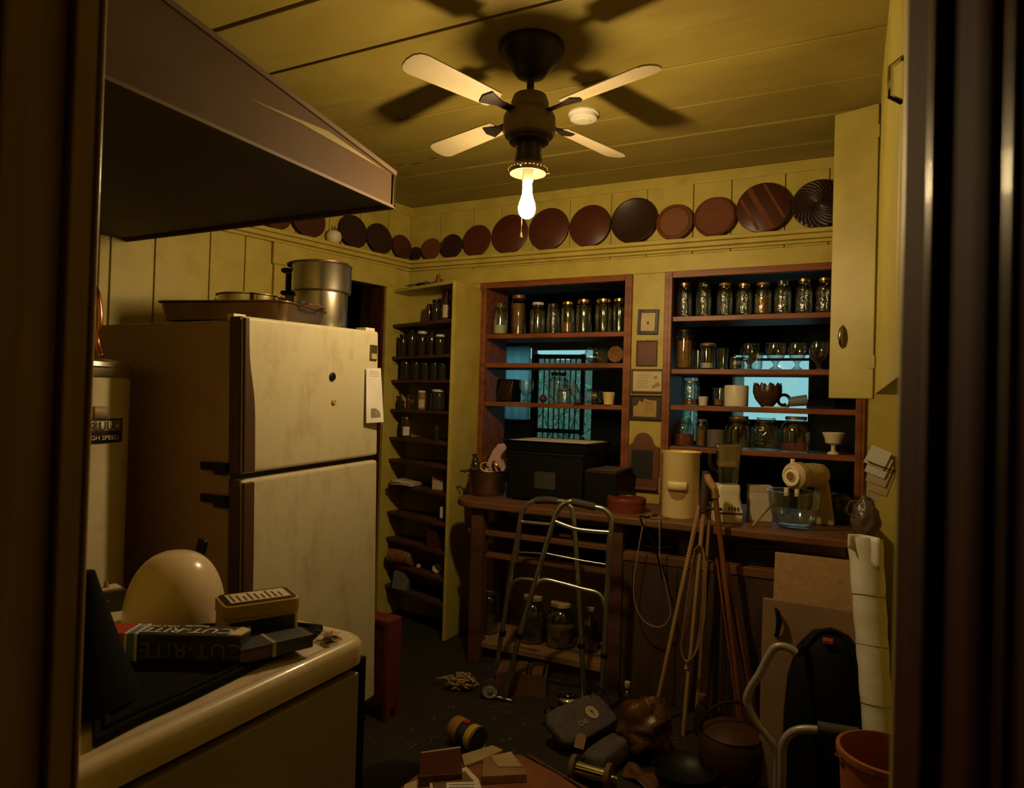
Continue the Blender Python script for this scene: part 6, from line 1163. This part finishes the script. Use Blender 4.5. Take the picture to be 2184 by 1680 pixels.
b=MB(); b.tube(smoothpts([V((pgp[0]-0.03,-0.53,CT0+0.16)),V((pgp[0]-0.065,-0.53,CT0+0.15)),V((pgp[0]-0.075,-0.53,CT0+0.11)),V((pgp[0]-0.05,-0.53,CT0+0.09))],5),0.003,6); b.build('wire_handle', STEEL, t, smooth=True)
t=thing('letter_rack','thin black wire letter rack on the wall end beside the wide cupboard','letter rack',(2.76,-0.10,1.0)); a=at_y(1862,985,-0.10)
for k in range(2):
    b=MB(); b.tube([(a[0]-0.02,-0.08+0.05*k,a[2]+0.0),(a[0]+0.12,-0.08+0.05*k,a[2]-0.05)],0.0025,6); b.build('rack_wire', BLKIRON, t, smooth=True)
b=MB(); b.tube([(a[0]-0.02,-0.018,a[2]),(a[0]-0.02,-0.085,a[2])],0.0025,6); b.build('rack_wire', BLKIRON, t, smooth=True)
for k,l_ in enumerate(('white sheet on top in the wire letter rack','second white sheet in the wire letter rack','yellowed envelope in the middle of the letter rack','yellowed envelope low in the letter rack','lowest yellowed paper hanging from the letter rack')):
    p=at_y(1860+2*k,948+16*k,-0.06+0.008*k); b=MB(); b.box(0,0,-0.09-0.008*k,0.09,0.0015,0.0,T(p[0],p[1],p[2])@RY(0.40-0.03*k)@RZ(0.05*k)); tag(b.build('letter', PAPERW if k<2 else PAPER, None),l_,'letter','letters in the wall rack')
# ================================================================== FLOOR CLUTTER
def sheet(name,label,cat,quad,z,th,m,part='sheet',grp=None):
    P=[at_z(x,y_,z+th) for x,y_ in quad]; c=sum(P,V((0,0,0)))/len(P); t=thing(name,label,cat,(c[0],c[1],z),0,grp); b=MB(); b.prism([(p[0],p[1]) for p in P],z,z+th); b.build(part,m,t,bevel=min(0.002,th*0.3)); return t,P
t,P=sheet('red_game_board','big worn red-brown board lying flat under the heap of papers','board',((840,1690),(905,1640),(1060,1612),(1110,1608),(1190,1650),(1262,1700),(1262,1760),(840,1760)),0.0,0.03,mat('worn_red_card',(0.30,0.12,0.06),0.7,col2=(0.2,0.07,0.035),scale=9))
b=MB(); b.tube([at_z(1128,1612,0.02),at_z(1262,1690,0.02)],0.008,6); b.build('board_edge', WOODD, t, smooth=True)
t,P=sheet('brown_book','thick brown hardback book on the heap of papers','book',((898,1606),(982,1594),(986,1648),(893,1656)),0.031,0.045,PW[0],'cover')
b=MB(); b.prism([(p[0]*0.97+P[0][0]*0.03,p[1]*0.97+P[0][1]*0.03) for p in P],0.038,0.070); b.build('page_block', PAPER, t)
b=MB(); b.tube([P[0]+V((0,0,0.001)),P[1]+V((0,0,0.001))],0.004,6); b.build('spine_edge', PAPER, t, smooth=True)
NOTE=mat('envelope_buff',(0.50,0.40,0.22),0.8,col2=(0.42,0.32,0.17),scale=8); ENV=mat('envelope_brown',(0.32,0.21,0.11),0.8,col2=(0.25,0.16,0.08),scale=8)
sheet('buff_envelope','long buff envelope fanned beyond the brown book','envelope',((985,1608),(1050,1588),(1073,1598),(1040,1614),(990,1632)),0.031,0.012,NOTE)
t,P=sheet('brown_envelope','fat brown envelope with an open pale flap beside the book','envelope',((1030,1616),(1060,1608),(1105,1616),(1124,1650),(1028,1655)),0.031,0.03,ENV)
b=MB(); fp=[at_z(x,y_,0.064) for x,y_ in ((1046,1612),(1090,1602),(1113,1634),(1063,1634))]; b.prism([(p[0],p[1]) for p in fp],0.0615,0.064); b.build('flap', NOTE, t)
t,P=sheet('photo_card','framed photograph card tilted at the front of the heap','photograph',((915,1662),(995,1634),(1022,1662),(1030,1690),(920,1700)),0.031,0.02,PAPERW)
b=MB(); fp=[at_z(x,y_,0.053) for x,y_ in ((922,1668),(992,1644),(1010,1664),(990,1675),(925,1690))]; b.prism([(p[0],p[1]) for p in fp],0.051,0.053); b.build('photo_print', mat('sepia_photo',(0.28,0.17,0.08),0.6,col2=(0.08,0.05,0.03),scale=14,contrast=1), t)
t,P=sheet('typed_letter','typed letter lying at the very front of the heap','letter',((952,1668),(1018,1666),(1022,1720),(950,1720)),0.055,0.002,PAPERW)
for k in range(4):
    b=MB(); a=at_z(958,1673+6*k,0.058); c=at_z(1012,1672+6*k,0.058); b.tube([a,c],0.0008,4); b.build('typed_line', INK, t)
sheet('torn_clipping','torn newspaper clipping under the photograph','clipping',((862,1672),(908,1655),(925,1690),(860,1710)),0.031,0.006,PAPER)
t=thing('dark_platter','dark glossy round platter half under the heap of papers','platter',tuple(at_z(850,1672,0))); p=at_z(862,1690,0); b=MB(); b.lathe([(0,0),(0.10,0),(0.15,0.018),(0.15,0.022),(0.10,0.006),(0,0.006)],32,T(p[0]-0.05,p[1],0)); b.build('platter_body', BLACK, t, smooth=True)
# yellow and black can on its side
c0=at_z(972,1552,0.05); c1=at_z(1016,1576,0.05); ax_=(c1-c0).normalized(); R=0.05; L=0.135; c1=c0+ax_*L
t=thing('round_can','yellow and black round can lying on its side before the walker','can',(c0[0],c0[1],0)); M=fr(V((c0[0],c0[1],R+0.0005)),ax_.cross(V((0,0,1))),z=ax_)
b=MB(); b.lathe([(0,0),(R*0.97,0),(R*0.97,L),(0,L)],32,M); b.build('can_body', mat('black_can_print',(0.03,0.03,0.04),0.4), t, smooth=True)
for z0_,z1_,m in ((0.0,0.05,mat('ochre_print',(0.38,0.20,0.05),0.5)),(L*0.72,L*0.96,mat('yellow_print',(0.62,0.42,0.06),0.45))):
    b=MB(); b.lathe([(R*0.975,z0_),(R*0.985,z0_+0.001),(R*0.985,z1_-0.001),(R*0.975,z1_)],32,M); b.build('printed_band', m, t, smooth=True)
b=MB(); b.lathe([(0,0.001),(0.014,0.001),(0.014,0.003),(0,0.003)],16,fr(V((c0[0],c0[1],R+0.0005))+ax_*L*0.5+V((0,0,R*0.955)),ax_)); b.build('red_emblem', mat('red_print',(0.45,0.05,0.02),0.5), t)
b=MB(); b.lathe([(R*0.90,L),(R*0.98,L+0.001),(R*0.97,L+0.004),(R*0.88,L-0.002)],32,M); b.build('rim', STEEL, t, smooth=True)
# grey pouch with emblem
def pillow(M,hx,hy,hz,m,name,par,nx=18,amp=0.06,seed=1):
    q=MB(); q.ball((0,0,0),1,28,16)
    for v in q.v:
        e=4.5; s_=lambda w: math.copysign(abs(w)**(2/e),w); nz=1+amp*mnoise.noise(V((v[0]*2+seed,v[1]*2,v[2]*2))); v[0]=s_(v[0])*hx*nz; v[1]=s_(v[1])*hy*nz; v[2]=s_(v[2])*hz*nz
    zs=min((M@v)[2] for v in q.v); b=MB(); b.add(q.v,q.f,M); return b.build(name,m,par,smooth=True,ang=85)
g0=at_z(1240,1560,0.03); g1=at_z(1178,1565,0.03); g2=at_z(1300,1510,0.03); ang=math.atan2(g2[1]-g1[1],g2[0]-g1[0])
t=thing('grey_pouch','grey zip pouch with a round pale palm emblem, lying on the floor','pouch',(g0[0],g0[1],0))
M=T(g0[0],g0[1],0.075)@RZ(ang)@RX(math.radians(30)); pillow(M,0.17,0.085,0.03,GREYCLOTH,'pouch_body',t,amp=0.03)
M2=T(g0[0]+0.16,g0[1]-0.13,0.042)@RZ(ang+0.15)@RX(math.radians(-8)); pillow(M2,0.12,0.055,0.038,GREYCLOTH,'pouch_flap',t,seed=5)
b=MB(); b.tube([M@V((-0.15,-0.075,0.01)),M@V((-0.02,-0.082,0.02)),M@V((0.15,-0.07,0.02))],0.006,6); b.build('zip', BLACK, t, smooth=True)
EMB=mat('cream_emblem',(0.55,0.48,0.32),0.7)
b=MB(); b.lathe([(0,0.0),(0.030,0.0),(0.030,0.002),(0,0.002)],28,M@T(0.045,0.0,0.031)); em_=b.build('round_emblem', EMB, t)
for k in range(7):
    a_=k*2*math.pi/7; b=MB(); b.tube([M@V((0.045,0.005,0.0335)),M@V((0.045+0.012*math.cos(a_),0.005+0.012*math.sin(a_),0.0337)),M@V((0.045+0.02*math.cos(a_+0.2),0.005+0.018*math.sin(a_+0.2),0.0337))],0.0009,4); b.build('palm_frond', INK, em_)
b=MB(); b.tube([M@V((0.045,0.005,0.0335)),M@V((0.047,-0.024,0.0335))],0.001,4); b.build('palm_trunk', INK, em_)
lettering('OVI',0.034,EMB,t,M@T(-0.035,-0.025,0.0325)@RZ(math.pi/2*0),sx=0.9)
lettering('sand',0.014,mat('dim_emblem',(0.22,0.19,0.14),0.7),t,M@T(-0.055,0.012,0.0325))
b=MB(); p=at_z(1238,1598,0.05); b.prism([(-0.02,-0.03),(0.02,-0.03),(0.02,0.012),(0.012,0.024),(-0.012,0.024),(-0.02,0.012)],0,0.004,T(p[0],p[1],0.085)@RX(0.9)); b.build('leather_tag', mat('tan_tag',(0.30,0.18,0.10),0.7), t)
b=MB(); b.tube(smoothpts([M@V((0.10,0.05,0.02)),M@V((0.12,0.10,0.05)),M@V((0.19,0.06,0.03)),M@V((0.18,-0.03,0.0))],6),0.0025,6); b.build('cord_handle', BLACK, t, smooth=True)
# chrome roller between two wooden discs
r0=at_z(1219,1632,0.05); r1=at_z(1303,1655,0.05); ax_=(r1-r0); L=ax_.length; M=fr(V((r0[0],r0[1],0.046)),ax_.cross(V((0,0,1))),z=ax_)
t=thing('chrome_roller','shiny chrome roller held between two wooden discs at the floor front','roller',(r0[0],r0[1],0))
b=MB(); b.lathe([(0.026,0.01),(0.026,L-0.01)],28,M,cap=True); b.build('cylinder', CHROME, t, smooth=True)
for zz in (0.0,L-0.018):
    b=MB(); b.lathe([(0,zz),(0.043,zz),(0.045,zz+0.003),(0.045,zz+0.015),(0.043,zz+0.018),(0,zz+0.018)],28,M); b.build('wooden_disc', mat('dull_disc_wood',(0.20,0.12,0.06),0.7,col2=(0.14,0.08,0.04),scale=20), t, smooth=True)
b=MB(); b.lathe([(0.009,L),(0.009,L+0.022),(0.006,L+0.026),(0,L+0.026)],14,M); b.build('end_pin', CHROME, t, smooth=True)
# crumpled brown film bag
p=at_z(1318,1610,0.0); t=thing('brown_film_bag','crumpled translucent brown plastic bag behind the chrome roller','bag',(p[0],p[1],0)); q=MB(); q.ball((0,0,0),1,36,24)
for v in q.v:
    n1=mnoise.noise(V((v[0]*1.7+3,v[1]*1.7,v[2]*1.7)))*0.35+abs(mnoise.noise(V((v[0]*3,v[1]*3+2,v[2]*3))))*0.30-0.1+abs(mnoise.noise(V((v[0]*7,v[1]*7+2,v[2]*7))))*0.07; k=1+n1; v[0]*=0.115*k; v[1]*=0.095*k; v[2]*=0.10*k
zs=min(v[2] for v in q.v); b=MB(); b.add(q.v,q.f,T(p[0]+0.085,p[1]+0.05,-zs+0.0005)); b.build('film', BROWNBAG, t, smooth=True, ang=55)
b=MB(); b.grid(lambda u,v: V((p[0]+0.06+0.14*u,p[1]-0.05-0.10*v-0.05*u,0.012+0.008*math.sin(u*9+v*4)+0.003*math.sin(v*13))),12,8); b.build('film_tail', BROWNBAG, t, smooth=True, solid=0.002)
# small metal things
p=at_z(1176,1546,0.0); t=thing('steel_cup','small steel cup tipped over beside the grey pouch','cup',(p[0],p[1],0)); b=MB(); b.lathe([(0,0),(0.026,0),(0.028,0.003),(0.028,0.056),(0.026,0.056),(0.026,0.005),(0,0.005)],24,T(p[0],p[1],0.022)@RY(math.radians(-12))@RX(math.radians(18))@T(0,0,-0.01)); b.build('cup_body', CHROME, t, smooth=True)
p=at_z(1211,1502,0.0); t=thing('steel_dish','shallow shiny steel dish with lid on the floor behind the walker','dish',(p[0],p[1],0)); b=MB(); b.lathe([(0,0),(0.03,0),(0.045,0.02),(0.05,0.03),(0.048,0.034),(0.03,0.042),(0.01,0.045),(0.008,0.055),(0,0.056)],28,T(p[0],p[1],0.0005)); b.build('dish_body', CHROME, t, smooth=True)
p=at_z(1337,1503,0.0); vessel('corked_bottle','small glass bottle with pale cork on the dark floor','bottle',V((p[0],p[1],0.0008)),'bottle',0.022,0.085,GLASS,None,DARKC,0.5)
b=MB(); b.lathe([(0.0105,0.078),(0.014,0.083),(0.014,0.105),(0.011,0.108),(0,0.108)],14,T(p[0],p[1],0)); 
ck=thing('bottle_cork','pale round cork pushed in the small floor bottle','cork',(p[0],p[1],0.085)); b.build('cork', PAPER, ck, smooth=True)
p=at_z(1478,1566,0.0); solid_=thing('sauce_bottle','slim dark bottle with brown cap standing by the tripod foot','bottle',(p[0],p[1],0)); b=MB(); b.lathe([(0,0),(0.028,0),(0.03,0.004),(0.03,0.10),(0.016,0.13),(0.013,0.15)],18,T(p[0]+0.03,p[1]+0.02,0),cap=True); b.build('body', DKG, solid_, smooth=True); b=MB(); b.lathe([(0.016,0.148),(0.016,0.168),(0,0.17)],16,T(p[0]+0.03,p[1]+0.02,0)); b.build('cap', RUST, solid_, smooth=True)
p=at_z(1390,1558,0.0); t=thing('red_carton','small dull red carton with open top on the floor under the tripod','carton',(p[0],p[1],0),0.3); b=MB(); MR=WM(t)
for q in ((-0.05,-0.03,0,0.05,-0.027,0.13),(-0.05,0.027,0,0.05,0.03,0.13),(-0.05,-0.027,0,-0.047,0.027,0.13),(0.047,-0.027,0,0.05,0.027,0.13),(-0.047,-0.027,0,0.047,0.027,0.003)): b.box(*q,M=MR)
b.build('carton_walls', mat('dull_red_card',(0.14,0.05,0.03),0.7), t)
p=at_z(1556,1652,0.0); t=thing('brown_kettle','dark brown enamel cooking pot on the floor in front of the cane','pot',(p[0],p[1],0)); b=MB(); R=0.12; b.lathe([(0,0),(R*0.85,0),(R,0.03),(R*1.0,0.12),(R*0.9,0.15),(R*0.93,0.155),(R*0.85,0.16),(R*0.5,0.185),(0,0.19)],36,T(p[0],p[1]+0.02,0)); b.build('pot_body', mat('brown_enamel',(0.07,0.03,0.018),0.35), t, smooth=True)
b=MB(); b.tube(arcpts((p[0],p[1]+0.02,0.15),R*0.98,0,math.pi,14,(0.9,0.4,0)),0.006,8); b.build('bail_handle', BLKIRON, t, smooth=True)
p=at_z(1445,1668,0.0); t=thing('black_wok','black round pan lying on the floor beyond the chrome roller','pan',(p[0],p[1],0)); b=MB(); b.lathe([(0,0),(0.065,0),(0.11,0.04),(0.118,0.055),(0.114,0.055),(0.106,0.04),(0.062,0.006),(0,0.006)],36,T(p[0]+0.02,p[1]+0.02,0)); b.build('pan_body', BLKIRON, t, smooth=True); b=MB(); b.tube([V((p[0]+0.07,p[1]+0.12,0.05)),V((p[0]+0.08,p[1]+0.24,0.08))],0.011,8); b.build('handle', BLACK, t, smooth=True)
# coil of twine, wooden box behind the wheel
p=at_z(985,1468,0.0); t=thing('twine_tangle','tangled heap of pale twine on the floor by the walker wheel','twine',(p[0],p[1],0)); rnd=random.Random(21)
for k in range(9):
    P_=[V((p[0]+rnd.gauss(0,0.04),p[1]+rnd.gauss(0,0.03),abs(rnd.gauss(0.03,0.018))+0.005)) for _ in range(7)]; b=MB(); b.tube(smoothpts(P_,5),0.004,6); b.build('twine_strand', mat('pale_twine',(0.42,0.29,0.16),0.8), t, smooth=True)
t=thing('slat_box','low wooden slat box on the floor behind the walker wheel','box',(1.235,-0.715,0)); MB_=T(1.235,-0.715,0)@RZ(0.35); SB=mat('pale_slat',(0.15,0.08,0.035),0.7,col2=(0.08,0.04,0.018),scale=10)
for q in ((-0.12,-0.08,0,0.12,-0.07,0.10),(-0.12,0.07,0,0.12,0.08,0.10),(-0.12,-0.07,0,-0.11,0.07,0.10),(0.11,-0.07,0,0.12,0.07,0.10)):
    b=MB(); b.box(*q,M=MB_); b.build('box_side', SB, t)
for k in range(3):
    b=MB(); b.box(-0.11+0.08*k,-0.08,0.10,-0.06+0.08*k,0.08,0.108,MB_); b.build('top_slat', SB, t)
p=at_z(1548,1460,0.1); t=thing('white_flower_scrap','crumpled white paper scrap caught at the foot of the counter panel','scrap',(p[0],p[1],0)); b=MB(); rnd=random.Random(4); p=at_z(1498,1470,0.0)
for _ in range(10):
    q=[V((rnd.uniform(-.015,.015),rnd.uniform(-.01,.01),rnd.uniform(0,.04))) for _ in range(3)]; b.add(q,[(0,1,2)],T(p[0],p[1],0))
b.build('scrap', PAPER, t, solid=0.0008)
